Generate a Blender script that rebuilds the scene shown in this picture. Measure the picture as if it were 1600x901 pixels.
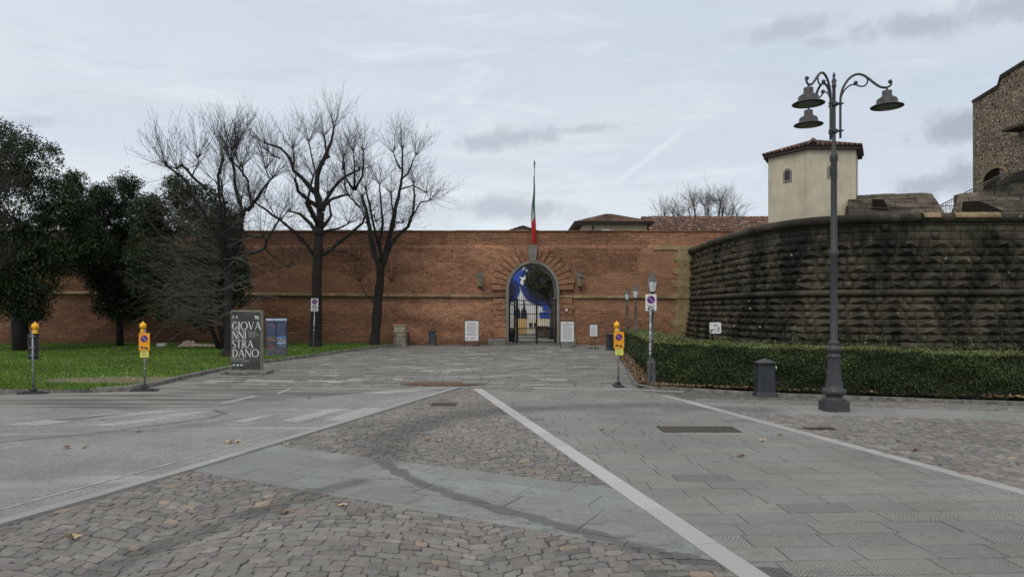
import bpy, math, random
from mathutils import Vector
R = random.Random(7)
PI = math.pi
C = bpy.context.scene.collection
for o in list(bpy.data.objects): bpy.data.objects.remove(o)

# ------------------------------------------------------------------ camera, sky, sun, exposure
F, HZ, H = 1067.0, 483.0, 2.2
cam = bpy.data.cameras.new('camera'); camo = bpy.data.objects.new('camera', cam); C.objects.link(camo)
camo.location = (0, 0, H); camo.rotation_euler = (PI/2, 0, 0)
cam.sensor_width = 36; cam.lens = 36*F/1600; cam.shift_y = (HZ-450.5)/1600
cam.clip_end = 4000; cam.clip_start = 0.1
bpy.context.scene.camera = camo

SUN_EL, SUN_AZ = math.radians(42), math.radians(205)     # azimuth clockwise from +Y: behind and left of the viewer
world = bpy.data.worlds.new('World'); bpy.context.scene.world = world; world.use_nodes = True

class N:
    """tiny node-tree helper"""
    def __init__(s, tree): s.t = tree; s.n = tree.nodes; s.l = tree.links
    def new(s, typ, **kw):
        n = s.n.new(typ)
        for k, v in kw.items(): setattr(n, k, v)
        return n
    def put(s, sock, v):
        if v is None: return
        if isinstance(v, bpy.types.NodeSocket): s.l.new(v, sock)
        else:
            if isinstance(v, (tuple, list)) and sock.type == 'RGBA' and len(v) == 3: v = (*v, 1)
            sock.default_value = v
    def m(s, op, a, b=None, c=None, clamp=False):
        n = s.new('ShaderNodeMath', operation=op); n.use_clamp = clamp
        s.put(n.inputs[0], a); s.put(n.inputs[1], b); s.put(n.inputs[2], c); return n.outputs[0]
    def vm(s, op, a, b=None, scale=None):
        n = s.new('ShaderNodeVectorMath', operation=op)
        s.put(n.inputs[0], a); s.put(n.inputs[1], b)
        if scale is not None: s.put(n.inputs[3], scale)
        return n.outputs[1] if op in ('LENGTH', 'DOT_PRODUCT', 'DISTANCE') else n.outputs[0]
    def mix(s, f, a, b, mode='MIX'):
        n = s.new('ShaderNodeMix', data_type='RGBA', blend_type=mode); n.clamp_factor = True
        s.put(n.inputs[0], f); s.put(n.inputs[6], a); s.put(n.inputs[7], b); return n.outputs[2]
    def ss(s, v, lo, hi, a=0.0, b=1.0):
        n = s.new('ShaderNodeMapRange', interpolation_type='SMOOTHSTEP')
        s.put(n.inputs[0], v); s.put(n.inputs[1], lo); s.put(n.inputs[2], hi); s.put(n.inputs[3], a); s.put(n.inputs[4], b)
        return n.outputs[0]
    def noise(s, vec, scale, detail=4, rough=.55, dist=0.0, col=False):
        n = s.new('ShaderNodeTexNoise'); s.put(n.inputs['Vector'], vec)
        n.inputs['Scale'].default_value = scale; n.inputs['Detail'].default_value = detail
        n.inputs['Roughness'].default_value = rough; n.inputs['Distortion'].default_value = dist
        return n.outputs[1 if col else 0]
    def vor(s, vec, scale, feature='F1', out='Distance', rnd=1.0):
        n = s.new('ShaderNodeTexVoronoi', feature=feature); s.put(n.inputs['Vector'], vec)
        n.inputs['Scale'].default_value = scale; n.inputs['Randomness'].default_value = rnd
        return n.outputs[out]
    def mapv(s, vec, scale=(1, 1, 1), loc=(0, 0, 0), rot=(0, 0, 0)):
        n = s.new('ShaderNodeMapping'); s.put(n.inputs[0], vec)
        n.inputs[1].default_value = loc; n.inputs[2].default_value = rot; n.inputs[3].default_value = scale
        return n.outputs[0]
    def sep(s, vec):
        n = s.new('ShaderNodeSeparateXYZ'); s.put(n.inputs[0], vec); return n.outputs
    def comb(s, x, y, z=0.0):
        n = s.new('ShaderNodeCombineXYZ'); s.put(n.inputs[0], x); s.put(n.inputs[1], y); s.put(n.inputs[2], z); return n.outputs[0]
    def ramp(s, f, stops):
        n = s.new('ShaderNodeValToRGB'); s.put(n.inputs[0], f); cr = n.color_ramp
        while len(cr.elements) < len(stops): cr.elements.new(0.5)
        for e, (p, c) in zip(cr.elements, stops): e.position = p; e.color = (*c, 1)
        return n.outputs[0]
    def pos(s): return s.new('ShaderNodeNewGeometry').outputs['Position']
    def attr(s, name): return s.new('ShaderNodeAttribute', attribute_name=name)

def build_world():
    w = N(world.node_tree)
    for n in list(w.n): w.n.remove(n)
    out = w.new('ShaderNodeOutputWorld'); bg = w.new('ShaderNodeBackground')
    sky = w.new('ShaderNodeTexSky', sky_type='NISHITA'); sky.sun_disc = False
    sky.sun_elevation = SUN_EL; sky.sun_rotation = SUN_AZ
    tc = w.new('ShaderNodeTexCoord').outputs['Generated']
    d = w.vm('NORMALIZE', tc); x, y, z = w.sep(d)
    # thin high overcast: two pale tones, lighter to the left, greyer to the right
    zc = w.m('ADD', w.m('MAXIMUM', z, 0.0), 0.12)
    plane = w.comb(w.m('DIVIDE', x, zc), w.m('DIVIDE', y, zc))
    soft = w.noise(w.mapv(plane, (.55, 1.1, 1), rot=(0, 0, .5)), 1.0, 5, .5, .4)
    side = w.ss(x, -.7, .7)
    base = w.mix(side, (.645, .67, .70), (.535, .585, .645))
    blue = w.mix(side, (.55, .605, .685), (.49, .55, .635))
    col = w.mix(w.ss(soft, .38, .66), blue, base)
    wisp = w.noise(w.mapv(d, (3, 3, 11), rot=(0, .12, 0)), 2.2, 7, .62, .6)
    col = w.mix(w.ss(wisp, .50, .78, 0, .5), col, (.74, .76, .78))
    st2 = w.noise(w.mapv(d, (2.2, 2.2, 16), rot=(0, .2, 0)), 1.4, 8, .66, .8)
    col = w.mix(w.ss(st2, .46, .66, 0, .40), col, (.50, .53, .585))
    low = w.ss(z, .24, .02)
    col = w.mix(w.m('MULTIPLY', low, .55), col, (.72, .755, .79))
    col = w.mix(w.ss(z, .42, .75), col, (.80, .785, .75))      # pale zenith above the view, added to light the ground more neutrally
    # the darker cloud rags, each with its own direction in the sky
    u = w.m('DIVIDE', x, w.m('MAXIMUM', y, .05)); v = w.m('DIVIDE', z, w.m('MAXIMUM', y, .05))
    rag = w.noise(d, 9.0, 8, .62, .5); rag2 = w.noise(d, 30.0, 6, .6)
    front = w.ss(y, .05, .2)
    tot = None
    def S(px, py): return (px-800)/F, (HZ-py)/F
    clouds = [(800, 214, 88, 17, .1, .62), (905, 203, 70, 9, .1, .45), (1440, 40, 95, 26, .12, .66), (1235, 42, 75, 20, .2, .5),
              (1560, 15, 90, 30, .1, .62), (1500, 200, 80, 24, .1, .9), (1500, 278, 95, 28, .22, .88), (800, 325, 150, 22, -.05, .6),
              (55, 190, 55, 10, 0, .35), (1280, 68, 30, 10, 0, .35), (640, 335, 140, 20, 0, .28), (880, 300, 140, 9, .06, .25)]
    for px, py, rx, ry, rot, amt in clouds:
        cu, cv = S(px, py); a, b = rx/F, ry/F
        du = w.m('SUBTRACT', u, cu); dv = w.m('SUBTRACT', v, cv)
        dv = w.m('SUBTRACT', dv, w.m('MULTIPLY', du, rot))
        e = w.m('SQRT', w.m('ADD', w.m('POWER', w.m('ABSOLUTE', w.m('DIVIDE', du, a)), 2.0), w.m('POWER', w.m('ABSOLUTE', w.m('DIVIDE', dv, b)), 2.0)))
        e = w.m('ADD', e, w.m('MULTIPLY', w.m('SUBTRACT', rag, .5), 2.6))
        e = w.m('ADD', e, w.m('MULTIPLY', w.m('SUBTRACT', rag2, .5), 1.9))
        k = w.ss(e, 1.3, .2, 0, amt)
        tot = k if tot is None else w.m('MAXIMUM', tot, k)
    tot = w.m('MULTIPLY', tot, front)
    col = w.mix(tot, col, (.335, .365, .42))
    # faint vapour trail
    e = w.m('ABSOLUTE', w.m('SUBTRACT', w.m('SUBTRACT', v, S(0, 292)[1]), w.m('MULTIPLY', w.m('SUBTRACT', u, S(955, 0)[0]), .78)))
    tr = w.m('MULTIPLY', w.ss(e, .009, .0), w.m('MULTIPLY', w.ss(u, S(945, 0)[0], S(985, 0)[0]), w.ss(u, S(1085, 0)[0], S(1050, 0)[0])))
    col = w.mix(w.m('MULTIPLY', tr, .30), col, (.76, .79, .82))
    nsk = w.mix(1.0, sky.outputs[0], (.09, .09, .09), 'MULTIPLY')
    col = w.mix(.93, nsk, col)
    w.l.new(col, bg.inputs[0]); bg.inputs[1].default_value = 1.0
    w.l.new(bg.outputs[0], out.inputs[0])
build_world()

sl = bpy.data.lights.new('sun', 'SUN'); sl.energy = 0.75; sl.angle = math.radians(28); sl.color = (1, .93, .84)
so = bpy.data.objects.new('sun', sl); C.objects.link(so)
sd = Vector((math.sin(SUN_AZ)*math.cos(SUN_EL), math.cos(SUN_AZ)*math.cos(SUN_EL), math.sin(SUN_EL)))
so.rotation_euler = sd.to_track_quat('Z', 'Y').to_euler(); so.location = (0, 0, 60)
sc = bpy.context.scene
sc.render.engine = 'CYCLES'
sc.view_settings.view_transform = 'Standard'; sc.view_settings.look = 'None'
sc.view_settings.exposure = 0.32; sc.view_settings.gamma = 1.0; sc.view_settings.use_curve_mapping = False

# ------------------------------------------------------------------ helpers
def G(px, py):                                # ground point seen at a pixel
    Y = H*F/(py-HZ); return ((px-800)/F*Y, Y)
def P(px, py, Y):                             # point at a given distance
    return Vector(((px-800)/F*Y, Y, H+(HZ-py)/F*Y))
def lerp(a, b, t): return a+(b-a)*t

class MB:
    def __init__(s): s.v = []; s.f = []; s.c = []; s.cc = (1, 1, 1); s.h = []
    def quad(s, *pts, col=None, hatch=0.0):
        i = len(s.v); s.v += [tuple(p) for p in pts]; s.f.append(tuple(range(i, i+len(pts)))); s.c.append(col or s.cc); s.h.append(hatch)
    def mesh(s, vs, fs, col=None, hatch=0.0):
        i = len(s.v); s.v += [tuple(p) for p in vs]
        for f in fs: s.f.append(tuple(i+j for j in f)); s.c.append(col or s.cc); s.h.append(hatch)
    def box(s, x0, x1, y0, y1, z0, z1, col=None, top=1.0):
        cx, cy = (x0+x1)/2, (y0+y1)/2; hx, hy = (x1-x0)/2, (y1-y0)/2
        vs = [(cx+a*hx*k, cy+b*hy*k, z) for z, k in ((z0, 1), (z1, top)) for a, b in ((-1, -1), (1, -1), (1, 1), (-1, 1))]
        s.mesh(vs, [(0, 3, 2, 1), (4, 5, 6, 7), (0, 1, 5, 4), (1, 2, 6, 5), (2, 3, 7, 6), (3, 0, 4, 7)], col)
    def prism(s, poly, y0, y1, col=None):     # polygon in x,z (counter-clockwise seen from -y)
        n = len(poly); vs = [(x, y0, z) for x, z in poly]+[(x, y1, z) for x, z in poly]
        fs = [tuple(range(n)), tuple(range(2*n-1, n-1, -1))]+[((i+1) % n, i, n+i, n+(i+1) % n) for i in range(n)]
        s.mesh(vs, fs, col)
    def lathe(s, prof, segs=16, c=(0, 0, 0), col=None, rot=0.0, flute=0):
        vs = []; n = len(prof)
        for r, z in prof:
            for k in range(segs):
                a = 2*PI*(k+.5)/segs+rot; rr = r*(1-(.09 if (flute and k % 2) else 0))
                vs.append((c[0]+rr*math.cos(a), c[1]+rr*math.sin(a), c[2]+z))
        fs = [(i*segs+k, i*segs+(k+1) % segs, (i+1)*segs+(k+1) % segs, (i+1)*segs+k) for i in range(n-1) for k in range(segs)]
        fs += [tuple(range(segs-1, -1, -1)), tuple((n-1)*segs+k for k in range(segs))]
        s.mesh(vs, fs, col)
    def tube(s, pts, rad, segs=6, col=None, caps=True):
        pts = [Vector(p) for p in pts]; n = len(pts)
        if not isinstance(rad, (list, tuple)): rad = [rad]*n
        vs = []; prev = None
        for i, p in enumerate(pts):
            t = (pts[min(i+1, n-1)]-pts[max(i-1, 0)])
            t = t.normalized() if t.length > 1e-9 else Vector((0, 0, 1))
            if prev is None: u = t.cross(Vector((0, 1, 0)) if abs(t.y) < .9 else Vector((1, 0, 0))).normalized()
            else: u = (prev-t*prev.dot(t)).normalized()
            prev = u; w = t.cross(u)
            for k in range(segs):
                a = 2*PI*k/segs; vs.append(p+(u*math.cos(a)+w*math.sin(a))*rad[i])
        fs = [(i*segs+k, i*segs+(k+1) % segs, (i+1)*segs+(k+1) % segs, (i+1)*segs+k) for i in range(n-1) for k in range(segs)]
        if caps: fs += [tuple(range(segs-1, -1, -1)), tuple((n-1)*segs+k for k in range(segs))]
        s.mesh(vs, fs, col)
    def ball(s, c, r, segs=10, rings=6, sz=1.0, col=None):
        s.lathe([(r*math.sin(PI*(i+.02)/(rings+.04)), -r*sz*math.cos(PI*(i+.02)/(rings+.04))) for i in range(rings+1)], segs, c, col)
    def build(s, name, mat, parent=None, smooth=False, label=None, kind=None, bevel=0):
        me = bpy.data.meshes.new(name); me.from_pydata(s.v, [], s.f)
        a = me.attributes.new('col', 'FLOAT_COLOR', 'CORNER')
        buf = []
        for f, c in zip(s.f, s.c): buf += [c[0], c[1], c[2], 1.0]*len(f)
        a.data.foreach_set('color', buf)
        if any(s.h):
            b = me.attributes.new('hatch', 'FLOAT', 'FACE'); b.data.foreach_set('value', s.h)
        me.materials.append(mat)
        if smooth: me.polygons.foreach_set('use_smooth', [True]*len(me.polygons))
        me.update()
        o = bpy.data.objects.new(name, me); C.objects.link(o)
        if parent: o.parent = parent
        if label: o['label'] = label
        if kind: o['kind'] = kind
        if bevel:
            md = o.modifiers.new('bevel', 'BEVEL'); md.width = bevel; md.segments = 2; md.limit_method = 'ANGLE'
        return o

def tag(o, label, cat, group=None, kind=None):
    o['label'] = label; o['category'] = cat
    if group: o['group'] = group
    if kind: o['kind'] = kind
    return o
def thing(name, label, cat, loc=(0, 0, 0), rz=0.0, group=None):
    o = bpy.data.objects.new(name, None); C.objects.link(o); o.location = loc; o.rotation_euler = (0, 0, rz); o.empty_display_size = .2
    return tag(o, label, cat, group)
def dup(root, loc, rz, label, group=None):
    def cp(o, par):
        c = o.copy(); C.objects.link(c)
        if par: c.parent = par
        for ch in list(o.children): cp(ch, c)
        return c
    r = cp(root, None); r.location = loc; r.rotation_euler = (0, 0, rz); r['label'] = label
    if group: r['group'] = group
    return r
def text(name, s, size, x, z, y, mat, parent, align='LEFT', ext=.0015):
    cu = bpy.data.curves.new('t', 'FONT'); cu.body = s; cu.size = size; cu.align_x = align; cu.extrude = ext
    t = bpy.data.objects.new('t', cu); C.objects.link(t); bpy.context.view_layer.update()
    me = bpy.data.meshes.new_from_object(t.evaluated_get(bpy.context.evaluated_depsgraph_get()))
    bpy.data.objects.remove(t); me.materials.clear(); me.materials.append(mat)
    for v in me.vertices: a, b, c = v.co; v.co = (a+x, y-c, b+z)
    o = bpy.data.objects.new(name, me); C.objects.link(o); o.parent = parent
    return o

# ------------------------------------------------------------------ materials
def mat(name, col, rough=.6, metal=0.0, var=.15, scale=6.0, bump=.0, bscale=40.0, attr=False, spec=.5):
    m = bpy.data.materials.new(name); m.use_nodes = True; w = N(m.node_tree)
    b = w.n['Principled BSDF']; b.inputs['Roughness'].default_value = rough; b.inputs['Metallic'].default_value = metal
    b.inputs['Specular IOR Level'].default_value = spec
    p = w.pos(); n = w.noise(p, scale, 5, .6)
    c = (*col, 1)
    if attr: c = w.mix(1.0, w.attr('col').outputs['Color'], c, 'MULTIPLY')
    f = w.ss(n, .3, .7, 1-var, 1+var)
    c = w.vm('SCALE', c, scale=f) if attr else w.vm('SCALE', w.mix(0.0, c, c), scale=f)
    w.l.new(c, b.inputs['Base Color'])
    w.l.new(w.ss(n, .2, .8, max(rough-.12, 0), min(rough+.12, 1)), b.inputs['Roughness'])
    if bump:
        bn = w.new('ShaderNodeBump'); bn.inputs['Strength'].default_value = bump; bn.inputs['Distance'].default_value = .02
        w.l.new(w.noise(p, bscale, 5, .6), bn.inputs['Height']); w.l.new(bn.outputs[0], b.inputs['Normal'])
    return m
def shader(name):
    m = bpy.data.materials.new(name); m.use_nodes = True; w = N(m.node_tree); return m, w, w.n['Principled BSDF']
def bump(w, b, h, strength=.5, dist=.02):
    bn = w.new('ShaderNodeBump'); bn.inputs['Strength'].default_value = strength; bn.inputs['Distance'].default_value = dist
    w.l.new(h, bn.inputs['Height']); w.l.new(bn.outputs[0], b.inputs['Normal'])

def seg_dist(w, p, pts):
    """distance on the ground from p to a polyline"""
    best = None
    for a, b in zip(pts, pts[1:]):
        A = Vector((*a, 0)); B = Vector((*b, 0)); d = B-A
        pa = w.vm('SUBTRACT', p, tuple(A)); t = w.m('MULTIPLY', w.vm('DOT_PRODUCT', pa, tuple(d)), 1/d.length_squared, clamp=True)
        e = w.vm('LENGTH', w.vm('SUBTRACT', pa, w.vm('SCALE', tuple(d), scale=t)))
        best = e if best is None else w.m('MINIMUM', best, e)
    return best
def flatpos(w):
    x, y, z = w.sep(w.pos()); return w.comb(x, y, 0.0), x, y

WET = [G(588, 716), G(640, 747), G(750, 786), G(860, 816), G(1000, 855), G(1130, 884), G(1215, 895)]
HOOK = [G(588, 716), G(612, 680), G(690, 653), G(800, 640), G(900, 636), G(1010, 632), G(1180, 640)]
ARC2 = [G(560, 752), G(500, 766), G(400, 800), G(290, 838), G(160, 888)]
TY1 = [G(0, 690), G(150, 676), G(260, 662), G(330, 652), G(352, 645), G(335, 640)]
TY2 = [G(-60, 684), G(100, 681), G(260, 669), G(370, 655)]

def mat_stone(name, hatch=False, dark=1.0, bscale=60, jitter=.14, rough=.72, spots=0.0, streak=False):
    m, w, b = shader(name); p, x, y = flatpos(w)
    c = w.attr('col').outputs['Color']
    n = w.noise(p, 14.0, 6, .65); n2 = w.noise(p, .55, 4, .55); n3 = w.noise(p, 90.0, 3, .6)
    f = w.m('MULTIPLY', w.ss(n, .25, .75, 1-jitter, 1+jitter), w.ss(n2, .3, .7, .86*dark, 1.12*dark))
    f = w.m('MULTIPLY', f, w.ss(n3, .3, .7, .9, 1.1))
    hgt = w.m('MULTIPLY', w.noise(p, bscale, 6, .65), .7)
    if hatch:
        hs = w.attr('hatch').outputs['Fac']
        wob = w.m('MULTIPLY', w.noise(p, 5.0, 3), 14.0)
        k = w.m('ADD', w.m('MULTIPLY', w.m('ADD', x, w.m('MULTIPLY', y, hs)), 150.0), wob)
        sn = w.ss(w.m('SINE', k), .1, .9); wear = w.ss(w.noise(p, 1.1, 4, .6), .36, .62)
        f = w.m('MULTIPLY', f, w.m('SUBTRACT', 1.0, w.m('MULTIPLY', w.m('MULTIPLY', sn, wear), .34)))
        hgt = w.m('SUBTRACT', hgt, w.m('MULTIPLY', w.m('MULTIPLY', sn, wear), .5))
    # tyre and water marks, scuffs
    rag = w.m('MULTIPLY', w.m('SUBTRACT', w.noise(p, 3.2, 6, .7), .5), .34)
    s1 = w.ss(w.m('ADD', seg_dist(w, p, WET), w.m('MULTIPLY', rag, 1.15)), .12, .075)
    s1b = w.m('MULTIPLY', w.ss(seg_dist(w, p, WET), .95, .1), w.ss(w.noise(w.mapv(p, (1, 2, 1)), 2.4, 7, .75), .50, .64))
    s2 = w.ss(w.m('ADD', seg_dist(w, p, HOOK), w.m('MULTIPLY', rag, 1.8)), .75, .1)
    s3 = w.ss(w.m('ADD', seg_dist(w, p, ARC2), rag), .26, .05)
    st = w.m('MAXIMUM', w.m('MAXIMUM', w.m('MULTIPLY', s1, .58), w.m('MULTIPLY', s1b, .38)), w.m('MAXIMUM', w.m('MULTIPLY', s2, .38), w.m('MULTIPLY', s3, .42)))
    blot = w.ss(w.noise(p, 1.9, 7, .72), .60, .72, 0, .30+spots)
    st = w.m('MAXIMUM', st, blot)
    f = w.m('MULTIPLY', f, w.m('SUBTRACT', 1.0, st))
    if streak:
        sk = w.noise(w.mapv(p, (.25, 1.6, 1), rot=(0, 0, -.1)), 1.0, 6, .65)
        c = w.mix(w.ss(sk, .57, .66, 0, .6), c, (.36, .36, .335)); f = w.m('MULTIPLY', f, w.ss(sk, .32, .5, .58, 1.0))
        ck = w.noise(w.mapv(p, (1.6, 3.5, 1)), 1.0, 8, .8); f = w.m('MULTIPLY', f, w.ss(ck, .36, .56, .62, 1.12))
    c = w.mix(w.m('MULTIPLY', st, .35), w.vm('SCALE', c, scale=f), (.07, .075, .085))
    gum = w.vor(p, 2.3); gm = w.noise(p, 1.3, 2)
    c = w.mix(w.m('MULTIPLY', w.ss(gum, .055, .04), w.ss(gm, .5, .52)), c, (.07, .07, .068)); c = w.mix(w.m('MULTIPLY', w.ss(w.vor(p, 3.7), .035, .025), .8), c, (.42, .42, .40))
    dust = w.ss(w.noise(p, 6.0, 8, .8), .50, .72, 0, .30); c = w.mix(dust, c, (.27, .26, .235))
    w.l.new(c, b.inputs['Base Color'])
    w.l.new(w.m('SUBTRACT', rough, w.m('MULTIPLY', s1, .42)), b.inputs['Roughness'])
    bump(w, b, w.m('ADD', hgt, w.m('MULTIPLY', n, .6)), .9, .010)
    return m
M = {}
M['cobble'] = mat_stone('porphyry', bscale=45, jitter=.2)
M['slab'] = mat_stone('tooled_slab', hatch=True, spots=.05)
M['band'] = mat_stone('smooth_slab', spots=.12)
M['plaza'] = mat_stone('worn_slab', spots=.15, jitter=.2, streak=True)
M['granite'] = mat('granite', (.335, .335, .33), .75, var=.25, scale=160, attr=True)
M['mortar'] = mat('joint_sand', (.11, .105, .092), .95, var=.75, scale=7, bump=.4)
M['ground'] = mat('far_ground', (.14, .14, .125), .95, var=.3, scale=.5)
M['kerb'] = mat('kerb_stone', (.17, .165, .15), .85, var=.45, scale=5, bump=.5, bscale=18)

def asphalt():
    m, w, b = shader('asphalt'); p, x, y = flatpos(w)
    n = w.noise(p, .6, 5, .6); sp = w.vor(p, 70.0); n3 = w.noise(p, 140.0, 3, .7)
    c = w.mix(w.ss(n, .3, .7), (.185, .188, .184), (.275, .278, .27))
    c = w.mix(w.ss(n3, .50, .72, 0, .7), c, (.42, .42, .40)); c = w.mix(w.ss(w.noise(p, 60.0, 3, .7), .52, .68, 0, .7), c, (.09, .09, .09))
    g1 = w.noise(p, 24.0, 5, .85); g2 = w.noise(p, 5.0, 6, .75)
    c = w.vm('SCALE', c, scale=w.m('MULTIPLY', w.ss(g1, .3, .7, .62, 1.38), w.ss(g2, .3, .7, .86, 1.12)))
    # old darker surface near the lawn, with a ragged edge and pale scrapes along the traffic
    edge = w.m('ADD', y, w.m('MULTIPLY', w.ss(x, -8, -2.5), -3.6))
    edge = w.m('ADD', edge, w.m('MULTIPLY', w.m('SUBTRACT', w.noise(w.mapv(p, (.35, 1.2, 1)), 1.4, 6, .65), .5), 2.6))
    old = w.ss(edge, 14.7, 15.3)
    st = w.noise(w.mapv(p, (.22, 1.9, 1), rot=(0, 0, -.22)), 1.2, 7, .68)
    oc = w.mix(w.ss(st, .40, .62), (.085, .085, .080), (.24, .24, .228))
    c = w.mix(w.m('MULTIPLY', old, .92), c, oc)
    pale = w.noise(w.mapv(p, (.14, 1.5, 1), rot=(0, 0, -.30)), 1.0, 5, .6)
    c = w.mix(w.ss(pale, .56, .68, 0, .6), c, (.40, .40, .385))
    rag = w.m('MULTIPLY', w.m('SUBTRACT', w.noise(p, 4.0, 5, .7), .5), .2)
    t1 = w.ss(w.m('ADD', seg_dist(w, p, TY1), rag), .10, .03, 0, .65)
    t2 = w.ss(w.m('ADD', seg_dist(w, p, TY2), rag), .30, .05, 0, .25)
    bl = w.ss(w.noise(p, 1.2, 6, .7), .62, .74, 0, .35)
    c = w.mix(w.m('MAXIMUM', w.m('MAXIMUM', t1, t2), bl), c, (.06, .06, .062))
    w.l.new(c, b.inputs['Base Color']); b.inputs['Roughness'].default_value = .88
    bump(w, b, w.m('ADD', n3, w.m('MULTIPLY', sp, .8)), .7, .008)
    return m
M['asphalt'] = asphalt()
def worn_paint():
    m, w, b = shader('worn_paint'); p, x, y = flatpos(w)
    b.inputs['Base Color'].default_value = (.52, .53, .52, 1); b.inputs['Roughness'].default_value = .8
    k = w.m('MULTIPLY', w.ss(w.noise(p, 26, 5, .75), .36, .58), w.ss(w.noise(w.mapv(p, (.6, 1.5, 1)), 1.1, 4, .6), .22, .50, 0, .85))
    tr = w.new('ShaderNodeBsdfTransparent'); mx = w.new('ShaderNodeMixShader')
    w.l.new(k, mx.inputs[0]); w.l.new(tr.outputs[0], mx.inputs[1]); w.l.new(b.outputs[0], mx.inputs[2])
    w.l.new(mx.outputs[0], w.n['Material Output'].inputs[0]); return m
M['worn_paint'] = worn_paint()
def lawn_mat():
    m, w, b = shader('lawn_soil'); p, x, y = flatpos(w)
    n = w.noise(p, 2.5, 6, .65); n2 = w.noise(p, 30, 4, .7)
    c = w.mix(n2, (.03, .065, .012), (.085, .15, .03)); c = w.mix(w.ss(n, .45, .7, 0, .5), c, (.05, .09, .02))
    du = w.m('DIVIDE', w.m('SUBTRACT', x, -11.6), 2.3); dv = w.m('DIVIDE', w.m('SUBTRACT', y, 20.3), .95)
    e = w.m('ADD', w.m('SQRT', w.m('ADD', w.m('MULTIPLY', du, du), w.m('MULTIPLY', dv, dv))), w.m('MULTIPLY', w.m('SUBTRACT', n, .5), 1.6))
    c = w.mix(w.ss(e, 1.1, .7, 0, .9), c, (.185, .15, .095))
    litter = w.ss(w.vor(p, 3.2), .09, .05)
    c = w.mix(w.m('MULTIPLY', litter, .7), c, (.25, .2, .12))
    w.l.new(c, b.inputs['Base Color']); b.inputs['Roughness'].default_value = .95
    bump(w, b, n2, .8, .04); return m
M['lawn'] = lawn_mat()
M['dryleaf'] = mat('dry_leaf', (1, 1, 1), .8, var=.3, scale=20, attr=True)

def brick(name, tint=1.0, plain=False):
    m, w, b = shader(name); p = w.pos(); x, y, z = w.sep(p)
    uv = w.comb(w.m('ADD', x, w.m('MULTIPLY', y, .9)), z)
    wob = w.vm('SCALE', w.noise(p, .9, 3, col=True), scale=.05)
    br = w.new('ShaderNodeTexBrick'); w.l.new(w.vm('ADD', uv, wob), br.inputs[0])
    br.inputs['Scale'].default_value = 1.0; br.inputs['Brick Width'].default_value = .31; br.inputs['Row Height'].default_value = .095
    br.inputs['Mortar Size'].default_value = .016; br.inputs['Mortar Smooth'].default_value = .4; br.inputs['Bias'].default_value = -.1
    br.inputs['Color1'].default_value = (.180*tint, .074*tint, .043*tint, 1); br.inputs['Color2'].default_value = (.36*tint, .165*tint, .094*tint, 1)
    br.inputs['Mortar'].default_value = (.40*tint, .25*tint, .155*tint, 1)
    big = w.noise(w.mapv(p, (.35, .35, 1.3)), .8, 6, .62); fine = w.noise(p, 9, 5, .7)
    c = w.vm('SCALE', br.outputs[0], scale=w.m('MULTIPLY', w.ss(big, .3, .7, .72, 1.22), w.ss(fine, .25, .75, .7, 1.3)))
    # whitish putlog marks and salt, soot streaks, darker foot
    dots = w.vor(w.mapv(p, (2.6, 2.6, 4.2)), 1.0)
    c = w.mix(w.ss(dots, .17, .09, 0, .7), c, (.50, .40, .30))
    salt = w.ss(w.noise(w.mapv(p, (.5, .5, 3.0)), 1.6, 7, .7), .58, .72, 0, .38)
    c = w.mix(salt, c, (.45, .28, .18))
    strk = w.ss(w.noise(w.mapv(p, (2.2, 2.2, .25)), 1.0, 5, .6), .56, .72, 0, .36)
    c = w.mix(strk, c, (.075, .05, .035))
    pt = w.new('ShaderNodeTexVoronoi', feature='F1'); w.l.new(w.vm('ADD', w.mapv(p, (.16, .16, .42)), w.vm('SCALE', w.noise(p, .7, 5, .7, col=True), scale=.35)), pt.inputs['Vector']); pt.inputs['Scale'].default_value = 1.0
    r1, r2, r3 = w.sep(pt.outputs['Color'])
    c = w.vm('SCALE', c, scale=w.ss(r1, 0, 1, .78, 1.16)); c = w.mix(w.ss(r2, .70, .75, 0, .28), c, (.40, .22, .13))
    # ragged darker band just beneath the string course, and darker towards the foot
    rg = w.m('MULTIPLY', w.m('SUBTRACT', w.noise(p, 2.4, 6, .7), .5), .8)
    dd = w.m('ADD', z, rg)
    dark_band = w.m('MULTIPLY', w.ss(dd, 2.45, 2.9), w.ss(z, 3.05, 2.95))
    foot = w.ss(dd, .7, .0)
    c = w.mix(w.m('MULTIPLY', w.m('MAXIMUM', dark_band, w.m('MULTIPLY', foot, .7)), .0 if plain else .55), c, (.09, .065, .045))
    tree_shade = w.ss(w.m('ADD', x, w.m('MULTIPLY', w.noise(p, .2, 3), 8)), -9.0, -1.0, .55, 1.0)     # shade of the trees painted into the west stretch
    if not plain: c = w.vm('SCALE', c, scale=tree_shade)
    w.l.new(c, b.inputs['Base Color']); b.inputs['Roughness'].default_value = .92; b.inputs['Specular IOR Level'].default_value = .25
    bump(w, b, w.m('ADD', w.m('MULTIPLY', br.outputs[1], -1.2), w.m('MULTIPLY', fine, .9)), .8, .03)
    return m
M['brick'] = brick('old_brick'); M['brick2'] = brick('rusticated_brick', 1.05, True)

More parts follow.
